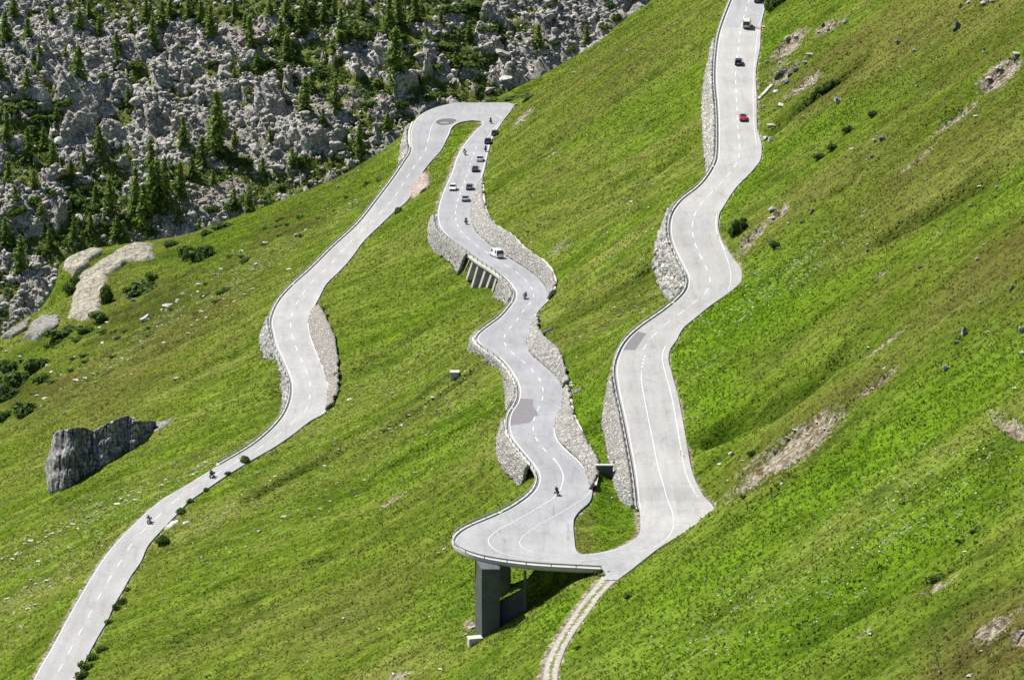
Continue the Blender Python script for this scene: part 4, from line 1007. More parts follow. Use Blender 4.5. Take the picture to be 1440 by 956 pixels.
NEAR_ROCKS = [  # u, v(base), width px, height px, kind
 (205,452,20,20,'p'),(182,420,16,12,'p'),(186,424,10,6,'b'),(235,432,20,13,'p'),(250,425,12,8,'p'),(228,437,8,5,'p'),(258,415,14,7,'p'),(280,402,12,6,'p'),(303,388,11,9,'p'),(311,380,8,5,'p'),(285,440,12,4,'p'),(340,355,14,7,'p'),(335,362,6,5,'b'),(140,462,10,5,'p'),(150,455,8,5,'p'),(163,478,10,6,'b'),
 (418,333,14,9,'b'),(430,325,8,5,'p'),(374,343,12,6,'p'),(406,381,10,7,'p'),(411,345,7,4,'p'),(455,298,7,5,'p'),(475,265,6,7,'p'),(411,232,0,0,'p'),(500,283,5,4,'p'),(492,288,6,4,'p'),(462,295,5,4,'p'),
 (262,737,15,9,'p'),(408,716,9,14,'d'),(399,728,10,7,'p'),(408,728,6,5,'p'),(415,734,4,3,'p'),(626,773,9,6,'p'),(617,778,7,3,'p'),(667,884,14,10,'p'),(655,893,8,6,'p'),(604,868,5,4,'p'),(484,870,8,4,'b'),(450,886,6,3,'p'),(366,922,8,5,'p'),(434,932,7,4,'p'),(620,942,10,5,'p'),(596,946,7,3,'b'),(651,895,6,4,'p'),
 (587,503,7,5,'b'),(592,537,8,5,'p'),(552,555,7,5,'p'),(502,543,5,4,'p'),(492,563,11,5,'p'),(520,572,5,3,'p'),(609,560,9,4,'p'),(576,585,8,4,'p'),(565,599,8,4,'p'),(549,605,9,4,'b'),(631,570,8,6,'p'),(635,586,5,4,'p'),(615,577,6,4,'p'),(600,640,8,5,'p'),(560,647,6,4,'p'),(578,650,6,4,'p'),(585,666,9,5,'p'),(513,676,7,4,'p'),(490,688,6,5,'p'),(503,699,9,5,'p'),(464,706,8,5,'p'),(470,627,5,4,'b'),(477,634,6,5,'p'),(457,656,8,3,'p'),(380,677,8,4,'p'),(387,671,7,4,'p'),(428,723,7,4,'p'),(450,717,10,4,'p'),(660,520,5,4,'p'),(655,534,6,4,'p'),(660,563,6,4,'p'),(620,612,5,4,'p'),(590,632,4,3,'p'),
 (1345,42,24,24,'d'),(1352,12,14,10,'d'),(1362,6,12,10,'b'),(1385,6,16,10,'b'),(1398,4,14,9,'b'),(1103,104,24,17,'d'),(1094,112,16,14,'d'),(1112,108,12,14,'d'),(1106,118,22,14,'d'),(1120,100,16,12,'d'),(1189,33,14,12,'b'),(1166,44,14,14,'d'),(1158,38,9,9,'d'),(1170,42,10,8,'p'),(1152,46,9,6,'p'),(1180,145,16,11,'b'),(1263,62,9,8,'b'),(1286,72,7,6,'p'),(1265,96,6,5,'p'),(1289,124,8,10,'b'),(1384,72,11,10,'d'),(1242,196,20,9,'d'),(1231,201,10,7,'b'),(1227,222,12,9,'d'),(1220,226,7,5,'p'),(1198,211,10,5,'b'),(1087,297,18,12,'b'),(1085,308,14,8,'p'),(1142,300,16,10,'d'),(1128,314,12,8,'d'),(1094,352,12,8,'b'),(1404,263,18,9,'d'),(1401,279,9,8,'d'),(1366,291,12,8,'d'),(1304,255,8,8,'p'),(1305,258,6,4,'p'),(1378,263,9,4,'p'),(1391,316,12,5,'d'),(1385,345,14,6,'d'),(1296,378,12,10,'d'),(1221,355,12,7,'d'),(1231,399,8,6,'b'),(1225,392,6,4,'p'),(1161,343,6,4,'p'),(1376,366,12,8,'p'),(1424,408,18,12,'d'),(1380,426,14,10,'d'),(1357,472,12,18,'b'),(1350,478,9,9,'d'),(1349,455,6,5,'d'),(1390,468,7,6,'p'),(1436,470,18,14,'b'),(1438,500,10,14,'b'),(1345,485,12,9,'b'),(1331,520,12,10,'b'),(1222,490,10,5,'p'),(1210,503,10,5,'p'),(1244,520,7,6,'p'),(1228,548,10,5,'p'),
 (1031,640,17,10,'p'),(1012,654,10,5,'p'),(1044,649,9,5,'p'),(1037,647,6,4,'p'),(1071,121,13,15,'p'),(1085,178,20,9,'p'),(1091,155,10,8,'d'),(1100,149,18,5,'p'),(1075,152,8,7,'p'),(1092,130,14,7,'p'),(1128,127,9,5,'p'),(1145,120,12,6,'p'),(1076,198,16,14,'b'),(1083,200,10,16,'p'),(1063,140,7,8,'p'),(1075,15,6,6,'p'),(1074,40,7,8,'p'),(1098,90,16,8,'p'),(1080,90,14,10,'p'),(1109,55,14,8,'p'),(1120,52,12,7,'p'),(1133,90,14,7,'b'),(1140,78,16,7,'p'),
 (1199,771,6,4,'p'),(1356,742,4,4,'p'),(1374,739,4,4,'p'),(1358,777,10,4,'p'),(1302,813,6,4,'p'),(1224,892,7,4,'p'),(1232,925,7,4,'p'),(1247,950,9,5,'p'),(1131,936,5,4,'p'),(1202,835,5,3,'p'),(1380,917,8,6,'p'),(1437,892,26,16,'b'),(1364,952,14,14,'p'),(1323,948,8,8,'b'),(1425,898,14,8,'p'),(1398,622,6,5,'p'),(1345,543,5,3,'p'),(1427,547,9,4,'p'),(1435,505,8,6,'d'),(1100,682,9,7,'p'),(1089,700,10,7,'p'),(1150,595,10,7,'p'),(1135,612,12,8,'p'),(1108,617,12,8,'p'),(1118,606,10,7,'p'),(1175,586,10,6,'p'),(1090,636,9,7,'b'),(1160,604,9,6,'p'),(1080,660,8,6,'p'),(1126,625,8,5,'p'),
 (1405,98,16,12,'p'),(1390,112,14,10,'p'),(1420,90,16,10,'p'),(1430,78,14,12,'p'),(1376,120,12,8,'p'),(1395,125,10,8,'d'),(1374,165,14,4,'p'),(1357,160,8,4,'p'),
 (44,762,12,7,'p'),(35,766,8,5,'p'),(40,755,9,5,'p'),(65,756,10,5,'p'),(74,752,12,6,'p'),(85,748,8,5,'p'),(103,738,10,5,'p'),(96,742,8,5,'p'),(110,744,9,4,'p'),(125,730,8,5,'b'),(18,787,10,5,'p'),(98,771,9,5,'p'),(20,805,10,7,'p'),(6,795,8,5,'p'),(10,843,12,5,'p'),(66,818,12,6,'p'),(30,883,12,9,'p'),(39,894,5,5,'p'),(40,858,12,5,'b'),(50,853,10,5,'b'),(20,863,7,7,'p'),(55,790,12,4,'p'),(165,710,12,6,'p'),(178,706,10,6,'p'),(190,704,9,5,'p'),(182,698,8,4,'p'),(197,694,10,5,'p'),(142,714,9,7,'b'),(228,684,12,5,'p'),(234,676,8,4,'p'),(280,657,9,5,'p'),(290,652,9,5,'p'),(297,654,7,5,'p'),(272,668,7,4,'p'),(275,632,6,3,'p'),
 (108,536,14,6,'p'),(120,533,10,5,'p'),(132,528,10,6,'p'),(140,525,8,5,'p'),(156,518,7,4,'p'),(172,506,10,6,'p'),(181,507,8,4,'p'),(152,514,6,4,'p'),(62,562,14,4,'p'),(52,558,10,6,'b'),(72,525,10,7,'p'),(66,516,9,7,'p'),(86,528,7,4,'p'),(28,503,10,6,'p'),(10,496,8,6,'p'),(105,503,8,5,'p'),(185,527,6,3,'p'),(248,533,12,5,'b'),(92,582,8,4,'b'),(230,483,10,4,'p'),(145,484,12,6,'p'),(270,460,8,5,'p'),(278,452,9,5,'p'),(265,470,8,5,'p'),(290,448,8,5,'p'),(320,432,7,4,'p'),(330,426,8,5,'p'),(345,416,9,5,'p'),(355,408,8,5,'p'),(12,640,0,0,'p'),
 (830,100,0,0,'p'),(808,104,9,5,'p'),(910,115,4,3,'p'),(883,72,7,4,'p'),(798,150,5,3,'p'),(705,168,0,0,'p'),(737,172,10,6,'p'),(727,150,9,5,'b'),(812,190,4,3,'p'),(868,162,4,4,'p'),(747,343,5,4,'p'),(838,335,5,3,'p'),(842,318,5,5,'p'),(882,288,6,4,'p'),(900,262,7,4,'p'),(888,285,8,4,'p'),(910,258,9,4,'p'),(785,352,5,4,'p'),(864,434,7,6,'p'),(906,440,7,4,'p'),(877,440,9,5,'p'),(870,445,7,5,'p'),(895,432,8,4,'p'),(825,456,5,4,'p'),(850,470,7,4,'p'),(811,504,5,4,'p'),(800,497,4,3,'p'),(845,372,4,3,'p'),(902,368,6,4,'p'),(895,371,5,3,'p'),
 (804,545,9,13,'p'),(800,551,8,6,'p'),(803,540,6,8,'p'),(812,552,10,4,'p'),(1140,430,5,3,'p'),(1220,345,8,5,'p'),(1160,342,5,4,'p'),(1115,252,6,4,'p'),(1180,232,0,0,'p'),(1205,250,0,0,'p'),
]
KIND = {'p': 'pale_rock', 'b': 'boulder', 'd': 'dark_rock'}
KN = {'p': 'pale rock', 'b': 'grey rock', 'd': 'dark grey rock'}
for u, v, wpx, hpx, k in NEAR_ROCKS:
    if wpx == 0: continue
    p, wh = ground(u, v - 1)
    if p is None: continue
    s = px_m(p); sx = wpx / s / 2 * .95; sz = max(hpx / s * .85, sx * .5)
    me = random.choice(RK[KIND[k]])
    fk = .78 if k == 'd' else 1.0
    if k == 'p': sz *= .72
    o = place('rock', me, p + np.array([0, sx * .2, sz * (.18 if k != 'd' else .02)]), (sx * fk, sx * fk * random.uniform(.7, 1.0), sz * .85 * fk), random.choice([0, .4, -.4, 3.14]), .15)
    big = 'big ' if wpx >= 15 else ('' if wpx >= 8 else 'small ')
    pool(o, u, v, big + KN[k], ('rock', 'rocks lying in the meadows'), LM_NEAR)
# stones too many to count: one mesh
def scatter_mesh(name, pts, sizes, kinds_seed, mat, sub=1):
    rs = np.random.default_rng(kinds_seed); bm = bmesh.new(); bmesh.ops.create_icosphere(bm, subdivisions=sub, radius=1)
    bv = np.array([v.co for v in bm.verts]); bf = np.array([[v.index for v in f.verts] for f in bm.faces]); bm.free()
    n = len(pts); V = np.empty((n, len(bv), 3)); 
    for i in range(n):
        q = bv * (1 + rs.normal(size=(len(bv), 1)) * .10)
        nrm = rs.normal(size=(8, 3)); nrm /= np.linalg.norm(nrm, axis=1)[:, None]
        for nn in nrm:
            k = np.maximum(q @ nn - rs.uniform(.36, .75), 0); q = q - k[:, None] * nn
        a = rs.uniform(0, 6.28); c_, s_ = math.cos(a), math.sin(a)
        q = q * np.array([1, rs.uniform(.6, 1), rs.uniform(.5, .85)]) * sizes[i]
        V[i] = np.stack([q[:, 0]*c_ - q[:, 1]*s_, q[:, 0]*s_ + q[:, 1]*c_, q[:, 2]], -1) + pts[i]
    Fc = (bf[None] + (np.arange(n) * len(bv))[:, None, None]).reshape(-1, 3)
    return mk(name, V.reshape(-1, 3), Fc, mat)
pts, sz = [], []
for _ in range(26000):
    i = RNG.integers(0, GX.shape[1]); j = RNG.integers(0, GX.shape[0])
    if TU[j, i] < -10 or TU[j, i] > 1450 or TV[j, i] < -10 or TV[j, i] > 965 or roadm[j, i]: continue
    pr = .012 + .42 * flower[j, i] * (TU[j, i] < 960) + .5 * max(0, bare[j, i] - .62) * (edge[j, i] < .2)
    if RNG.random() < pr:
        s = RNG.uniform(.16, .5) * (1.3 if bare[j, i] > .6 else 1) * (1.7 if flower[j, i] > .15 and TU[j, i] < 560 else 1)
        pts.append((GX[j, i], GY[j, i], ZT[j, i] + s * .2)); sz.append(s)
o = struct(scatter_mesh('loose_stones', pts, sz, 5, 'pale_rock'), 'stuff')

# ------------------------------------------------------------------ boulder field
LM_FAR = [(300,190,'the tall larch in the middle talus'),(553,95,'the tallest larch'),(230,290,'the larch cluster above the slabs'),(60,120,'the dark cliffs in the top left'),(640,60,'the top of the talus'),(820,60,'the pale crags by the green ridge'),(740,110,'the crag above the far hairpin'),(450,160,'the larches in the mid talus'),(560,180,'the bend of the far hairpin'),(40,340,'the left edge above the slabs'),(130,330,'the pale granite slab'),(420,260,'the foot of the talus'),(240,30,'the green terrace at the top'),(440,40,'the upper larch belt')]
cand = []
for _ in range(60000):
    u = RNG.uniform(-20, 960); v = RNG.uniform(-15, 500)
    cand.append((u, v))
cand = np.array(cand)
dx_, dy_, dz_ = ray(cand[:, 0], cand[:, 1])
# intersection with the mean plane of the talus
tt = np.full(len(cand), 1300.0)
for _ in range(25):
    zg = far_base(dx_ * tt, dy_ * tt); tt = tt + (CAMZ + dz_ * tt - zg) * 1.1
fx, fy = dx_ * tt, dy_ * tt
fz = samp(FZ, fx, fy, FX0, FY0, FDX, FDY)
fveg = samp(vegm, fx, fy, FX0, FY0, FDX, FDY); fcr = samp(crag, fx, fy, FX0, FY0, FDX, FDY); fsc = samp(scree, fx, fy, FX0, FY0, FDX, FDY)
ok = (fy > FY0 + 5) & (fy < FY1 - 5)
# keep only what the near hill does not hide
hid = np.array([False] * len(cand))
for i in range(0, len(cand)):
    if not ok[i]: continue
    if cand[i, 1] > 190 or cand[i, 0] > 560:
        q, wh = ground(cand[i, 0], cand[i, 1], False)
        if q is not None: hid[i] = True
ok &= ~hid
idx = np.where(ok & (RNG.random(len(cand)) < (1 - .85 * fveg) * (1 - .35 * fcr)))[0]
big = idx[:300]; rest = idx[300:300 + 12000]
for i in big:
    s = RNG.lognormal(0.25, .45) * (1 + .7 * fcr[i]); s = min(s, 4.2)
    me = random.choice(RK['boulder'] if RNG.random() < .8 else RK['pale_rock'])
    o = place('boulder', me, (fx[i], fy[i], fz[i] + s * .15), (s, s * random.uniform(.7, 1), s * random.uniform(.7, 1.1)), None, .5)
    pool(o, cand[i, 0], cand[i, 1], 'house-sized grey boulder' if s > 2.6 else ('large grey boulder' if s > 1.5 else 'grey boulder'), ('boulder', 'boulders of the talus slope'), LM_FAR)
sizes = np.minimum(RNG.lognormal(-.35, .55, len(rest)), 2.4) * (1 - .35 * fsc[rest])
struct(scatter_mesh('rubble', np.stack([fx[rest], fy[rest], fz[rest] + sizes * .2], -1), sizes, 8, 'boulder'), 'stuff')

# ------------------------------------------------------------------ trees and shrubs
def leaf_quads(P, N, S, rs):
    n = len(P); a = rs.normal(size=(n, 3)); t1 = np.cross(N, a); t1 /= np.linalg.norm(t1, axis=1)[:, None] + 1e-9; t2 = np.cross(N, t1)
    S = S[:, None]; V = np.stack([P - t1*S - t2*S*.6, P + t1*S - t2*S*.6, P + t1*S*.7 + t2*S*.7, P - t1*S*.7 + t2*S*.7], 1).reshape(-1, 3)
    return V, np.arange(4 * n).reshape(-1, 4)
def larch_meshes(seed):              # one metre tall unit: trunk and crown
    rs = np.random.default_rng(seed)
    tr = MB().tube([(0,0,-.06),(.004,0,.3),(-.004,.004,.65),(0,0,.98)], [.022,.017,.011,.003], 6); 
    P, N, S = [], [], []
    nl = 15
    for k in range(nl):
        h0 = .07 + .9 * k / nl; rr = .25 * (1 - h0)**.7 * rs.uniform(.6, 1.2)
        nb = int(5 + 5 * (1 - h0)); ph = rs.uniform(0, 6.28)
        for b in range(nb):
            a = ph + 2 * math.pi * b / nb + rs.uniform(-.3, .3); L = rr * rs.uniform(.45, 1.25)
            if rs.random() < .2: continue
            for q in np.linspace(.15, 1, max(3, int(9 * L / .2))):
                for _ in range(3):
                    P.append((math.cos(a) * L * q + rs.normal() * .012, math.sin(a) * L * q + rs.normal() * .012, h0 - .10 * L / .2 * q * .5 + rs.normal() * .012 + .02))
                    N.append((math.cos(a) * .5 + rs.normal() * .6, math.sin(a) * .5 + rs.normal() * .6, .6 + rs.normal() * .5)); S.append(.021 * rs.uniform(.7, 1.4))
    for z in np.linspace(.9, 1.0, 12): P.append((rs.normal() * .006, rs.normal() * .006, z)); N.append(rs.normal(size=3)); S.append(.012)
    V, Fc = leaf_quads(np.array(P), np.array(N), np.array(S), rs)
    return tr, V, Fc
TREES = []
for s in range(6):
    tr, V, Fc = larch_meshes(40 + s)
    t_ = tr.build('trunk', 'bark'); c_ = mk('crown', V, Fc, 'larch'); TREES.append((t_.data, c_.data)); bpy.data.objects.remove(t_); bpy.data.objects.remove(c_)
def shrub_mesh(seed, n=420, mat='shrub', flat_=.75, leaf=.12):
    rs = np.random.default_rng(seed); lob = [(rs.uniform(-.55, .55), rs.uniform(-.55, .55), rs.uniform(.2, .6), rs.uniform(.35, .6)) for _ in range(7)]
    P, N = [], []
    for _ in range(n):
        l = lob[rs.integers(0, 7)]; d = rs.normal(size=3); d /= np.linalg.norm(d); r = l[3] * rs.uniform(.55, 1.05)
        p = np.array([l[0], l[1], l[2]]) + d * r; p[2] = abs(p[2]) * flat_
        P.append(p); N.append(d + rs.normal(size=3) * .35)
    V, Fc = leaf_quads(np.array(P), np.array(N), leaf * rs.uniform(.6, 1.3, n), rs)
    o = mk('shrub', V, Fc, mat); me = o.data; bpy.data.objects.remove(o); return me
SHR = [shrub_mesh(60 + i) for i in range(5)]; ALD = [shrub_mesh(70 + i, mat='alder') for i in range(4)]
def tree(u, v, hpx, wide=1.0, far_=True):
    p, wh = ground(u, v, far_)
    if p is None: return
    z = far_z(p[0], p[1]) if wh == 'far' else p[2]
    if wh == 'far': z = float(far_base(p[0], p[1])) + .8
    h = hpx / px_m(p) / .97 * 1.04; rz = random.uniform(0, 6.28); k = random.randrange(6)
    o = thing('larch_tree', (p[0], p[1], z - .2), '', 'tree', 'larches on the talus slope'); o.rotation_euler.z = rz; o.scale = (h * 1.12 * wide, h * 1.12 * wide, h)
    link('trunk', TREES[k][0], o); link('crown', TREES[k][1], o)
    pool(o, u, v, 'tall dark larch' if hpx >= 48 else ('middling dark green larch' if hpx >= 30 else 'small dark green larch'), ('tree', 'larches on the talus slope'), LM_FAR)
TL = [(20,30,30),(73,36,26),(112,50,34),(112,134,66),(38,135,34),(40,60,30),(165,78,30),(185,52,26),(215,72,42),(206,40,34),(228,40,36),(240,28,30),(297,58,46),(283,38,34),(265,30,28),(330,22,22),(352,72,44),(380,26,26),(403,28,30),(306,216,82),(140,222,40),(10,205,44),(40,228,44),(75,240,36),(100,150,28),(258,212,44),(213,238,38),(285,232,36),(165,95,22),(125,25,20),
 (425,50,40),(430,24,26),(480,68,52),(556,124,78),(548,60,58),(560,36,36),(585,32,36),(510,22,26),(404,82,36),(395,60,30),(430,172,60),(472,162,46),(455,186,28),(506,219,42),(545,192,30),(411,242,28),(520,72,26),(438,130,26),(362,100,24),(155,307,52),(190,312,46),(215,304,70),(192,296,56),(203,324,62),(222,292,66),(235,302,56),(254,284,52),(165,345,36),(174,348,34),(30,392,56),(135,292,28),(351,311,46),(253,316,28),(280,338,24),(330,300,30),(757,74,36),(825,68,28),(104,345,30),(128,330,26),(116,352,24),(58,318,30),(22,300,34),(8,345,36),(70,352,26),(90,318,24),(48,270,26),(100,255,28),(118,240,22),(62,210,28),(80,180,24),(180,150,24),(232,250,26),(270,250,26),(300,262,20),(330,210,22),(370,250,24),(380,210,24),(350,150,26),(330,120,22),(455,30,28),(470,28,26),(500,62,24),(600,70,26),(620,40,22),(660,60,26),(640,100,22),(345,45,22),(140,50,24),(8,60,40),(2,120,34),(55,90,26),(92,95,24),(12,260,30)]
for a in TL: tree(*a, wide=1.1 if a[2] > 40 else 1.35)
def shrub(u, v, rpx, hpx, far_=None, al=False, what=None, L=None, g=None):
    p, wh = ground(u, v, far_)
    if p is None: return
    s = px_m(p); z = p[2] if wh == 'near' else far_z(p[0], p[1])
    o = place('shrub', random.choice(ALD if al else SHR), (p[0], p[1], z - .05 * hpx / s), (rpx / s, rpx / s, hpx / s * 1.1), None, .05)
    pool(o, u, v, what or ('dark green bush' if not al else 'bright green bush'), ('shrub', g or 'bushes in the meadows'), L or LM_NEAR)
NS = [(275,368,26,28),(262,360,16,18),(155,424,14,26),(150,415,10,18),(212,394,12,14),(200,412,26,16),(182,416,18,14),(100,412,12,18),(105,400,10,14),(143,447,16,12),(240,345,14,8),(85,470,26,14),(120,465,18,9),(20,540,28,24),(48,520,24,22),(8,560,24,22),(30,580,22,18),(2,590,18,16),(15,520,18,16),(60,535,14,14),(330,300,16,12),(310,322,20,12),(290,330,12,8),(210,335,16,8),(60,455,0,0),
 (559,300,8,9),(453,437,7,6),(461,446,4,4),(476,530,7,8),(349,650,8,8),(322,668,5,4),(291,690,5,5),(268,706,5,5),(250,722,8,7),(228,762,9,10),(172,848,7,9),(165,855,6,7),(180,830,4,6),(153,875,6,6),(142,914,9,9),(130,926,8,8),(120,940,10,10),(115,952,9,9),(90,607,5,7),(112,606,7,5),(119,608,5,5),(186,594,8,6),(196,597,7,5),(78,611,4,4),
 (1038,325,14,22),(1030,330,9,13),(1046,315,8,12),(1140,146,12,12),(1150,138,12,12),(1158,130,12,12),(1167,122,12,10),(1127,156,7,8),(1175,116,9,8),(1191,185,8,10),(1227,163,9,9),(1170,209,10,8),(1152,222,12,8),(1086,12,22,28),(1098,4,18,20),(1075,2,12,14),(1368,750,8,8),(1352,762,10,8),(1372,764,6,4),(1325,812,16,8),(1312,814,9,5),(848,810,8,6),(840,806,7,6),(856,806,6,5),(884,840,7,9),(1057,639,7,8),(1037,412,0,0),(815,890,4,5),(812,912,5,6),(1045,700,6,6),(1020,350,0,0),(744,448,0,0),(1090,345,12,8),(1215,150,0,0),(1140,20,0,0),(700,142,0,0),(720,139,22,6),(745,137,18,6),(692,141,16,6),(600,140,26,10),(625,136,22,10),(580,152,14,10)]
for u, v, r_, h_ in NS:
    if u < 360 and v > 640: r_, h_ = r_ * 1.35, h_ * 1.3
    if r_: shrub(u, v, r_, h_, None, al=(v > 800 or u > 560 and v < 160 or (u, v) in ((212,394),(60,535))))
# heath bushes of the shoulder above the left road
hp = [(60,470),(90,470),(150,462),(200,455),(260,400),(330,345),(400,305),(500,262),(545,245),(530,262),(440,320),(380,372),(300,430),(200,490),(100,530),(40,560),(10,560),(0,500)]
for _ in range(420):
    u = RNG.uniform(0, 550); v = RNG.uniform(240, 570)
    if inpoly(np.array([u]), np.array([v]), hp)[0] and near_road[int((ground(u, v, False)[0][1] - Y0) / DY), int((ground(u, v, False)[0][0] - X0) / DX)] < .01:
        r_ = RNG.uniform(4, 10); shrub(u, v, r_, r_ * .55, False, al=RNG.random() < .5, what='low heath bush')
# shrubs of the talus
k = 0
sel = np.where(ok & (fveg > .5))[0]
FS = [(15,155,24,16),(40,150,20,14),(60,172,22,14),(90,165,16,12),(150,130,14,10),(195,100,16,12),(400,100,16,12),(390,112,18,12),(420,95,16,12),(500,60,22,12),(520,50,20,14),(535,58,18,12),(490,45,16,10),(640,85,22,12),(655,95,22,10),(630,70,18,10),(690,52,20,14),(705,60,16,12),(610,100,16,10),(640,20,22,12),(660,12,20,10),(545,185,14,12),(568,165,12,12),(495,178,12,10),(520,150,16,8),(455,110,14,12),(370,95,14,12),(420,235,14,12),(300,300,14,10),(350,320,18,8),(100,290,20,18),(50,300,14,16),(70,290,12,12),(60,360,16,14),(130,300,14,16),(120,270,10,10),(165,265,9,10),(25,320,16,14),(105,320,16,14),(15,270,14,12),(90,260,14,10),(330,230,14,9),(250,75,14,10),(300,95,12,9),(765,20,10,10),(780,15,10,10),(860,25,10,8),(865,48,10,12),(800,80,10,8),(850,60,10,8),(780,75,9,7)]
for u, v, r_, h_ in FS: shrub(u, v, r_, h_, True, al=random.random() < .4, what='green talus bush', L=LM_FAR, g='bushes on the talus slope')
for i in sel[:110]:
    r_ = RNG.uniform(5, 11); shrub(cand[i, 0], cand[i, 1], r_, r_ * .8, True, al=RNG.random() < .5, what='low talus bush', L=LM_FAR, g='bushes on the talus slope')

# scrub too dense to count between the boulders
def scrub(n):
    rs = np.random.default_rng(31); m = n * 12; i = rs.uniform(0, FGX.shape[1] - 2, m); j = rs.uniform(0, FGX.shape[0] - 2, m); x = FX0 + i * FDX; y = FY0 + j * FDY
    vg = samp(vegm, x, y, FX0, FY0, FDX, FDY); z = samp(FZ, x, y, FX0, FY0, FDX, FDY); u, v = proj(x, y, z)
    k = (rs.random(m) < np.clip(vg - .25, 0, 1) * .9 + .02) & (u > -20) & (u < 970) & (v > -20) & (v < 500); x, y, z = x[k][:n], y[k][:n], z[k][:n]; n = len(x)
    nb = 14; s = rs.uniform(.5, 1.5, n)[:, None]; d = rs.normal(size=(n, nb, 3)); d /= np.linalg.norm(d, axis=2)[..., None]; d[..., 2] = abs(d[..., 2]) * .7
    P = np.stack([x, y, z], -1)[:, None] + d * s[..., None] * rs.uniform(.5, 1, (n, nb, 1)); N = d + rs.normal(size=d.shape) * .4
    V, Fc = leaf_quads(P.reshape(-1, 3), N.reshape(-1, 3), (np.repeat(s, nb, 1) * rs.uniform(.18, .38, (n, nb))).ravel(), rs); return mk('scrub', V, Fc, 'alder')
struct(scrub(6000), 'stuff')

# ------------------------------------------------------------------ outcrops and slabs
def polydist(x, y, poly):
    d = np.full(x.shape, 1e9)
    for i in range(len(poly)):
        a = np.array(poly[i], float); b_ = np.array(poly[(i + 1) % len(poly)], float); ab = b_ - a
        t_ = np.clip(((x - a[0]) * ab[0] + (y - a[1]) * ab[1]) / (ab @ ab), 0, 1); d = np.minimum(d, np.hypot(x - a[0] - t_*ab[0], y - a[1] - t_*ab[1]))
    return d
def hump(name, poly, bulge, mat, label, cat, rough=.3, soft=1.6):
    """rock mass rising out of the hillside over a ground polygon (metres, plan)"""
    xs = [p[0] for p in poly]; ys = [p[1] for p in poly]; st = .5
    gxx, gyy = np.meshgrid(np.arange(min(xs) - 2, max(xs) + 2, st), np.arange(min(ys) - 2, max(ys) + 2, st))
    d = polydist(gxx, gyy, poly) * np.where(inpoly(gxx, gyy, poly), 1, -1)
    d = d + .9 * fbm(gxx / 3, gyy / 3, 3, 33)
    up = np.clip(d / soft, -1, 1); up = np.where(up > 0, bulge * np.sqrt(np.clip(up * (2 - up), 0, 1)), up * 1.5)
    z = samp(ZT, gxx, gyy) + up + rough * fbm(gxx / 1.6, gyy / 1.6, 3, 37) * (up > 0) - .12
    keep = (up > -1.4)
    ny, nx = gxx.shape; Fc = gridf(ny, nx); Fc = Fc[keep.ravel()[Fc].all(1)]
    used = np.unique(Fc); mp = np.zeros(ny * nx, int); mp[used] = np.arange(len(used))
    V = np.stack([gxx, gyy, z], -1).reshape(-1, 3)[used]
    return tag(mk(name, V, mp[Fc], mat, smooth=True), label, cat)
def ground_poly(px):
    out = []
    for u, v in px:
        p, wh = ground(u, v, False)
        if p is not None: out.append((p[0], p[1]))
    if len(out) < 4: print('POLY MISSED', px[0])
    return out
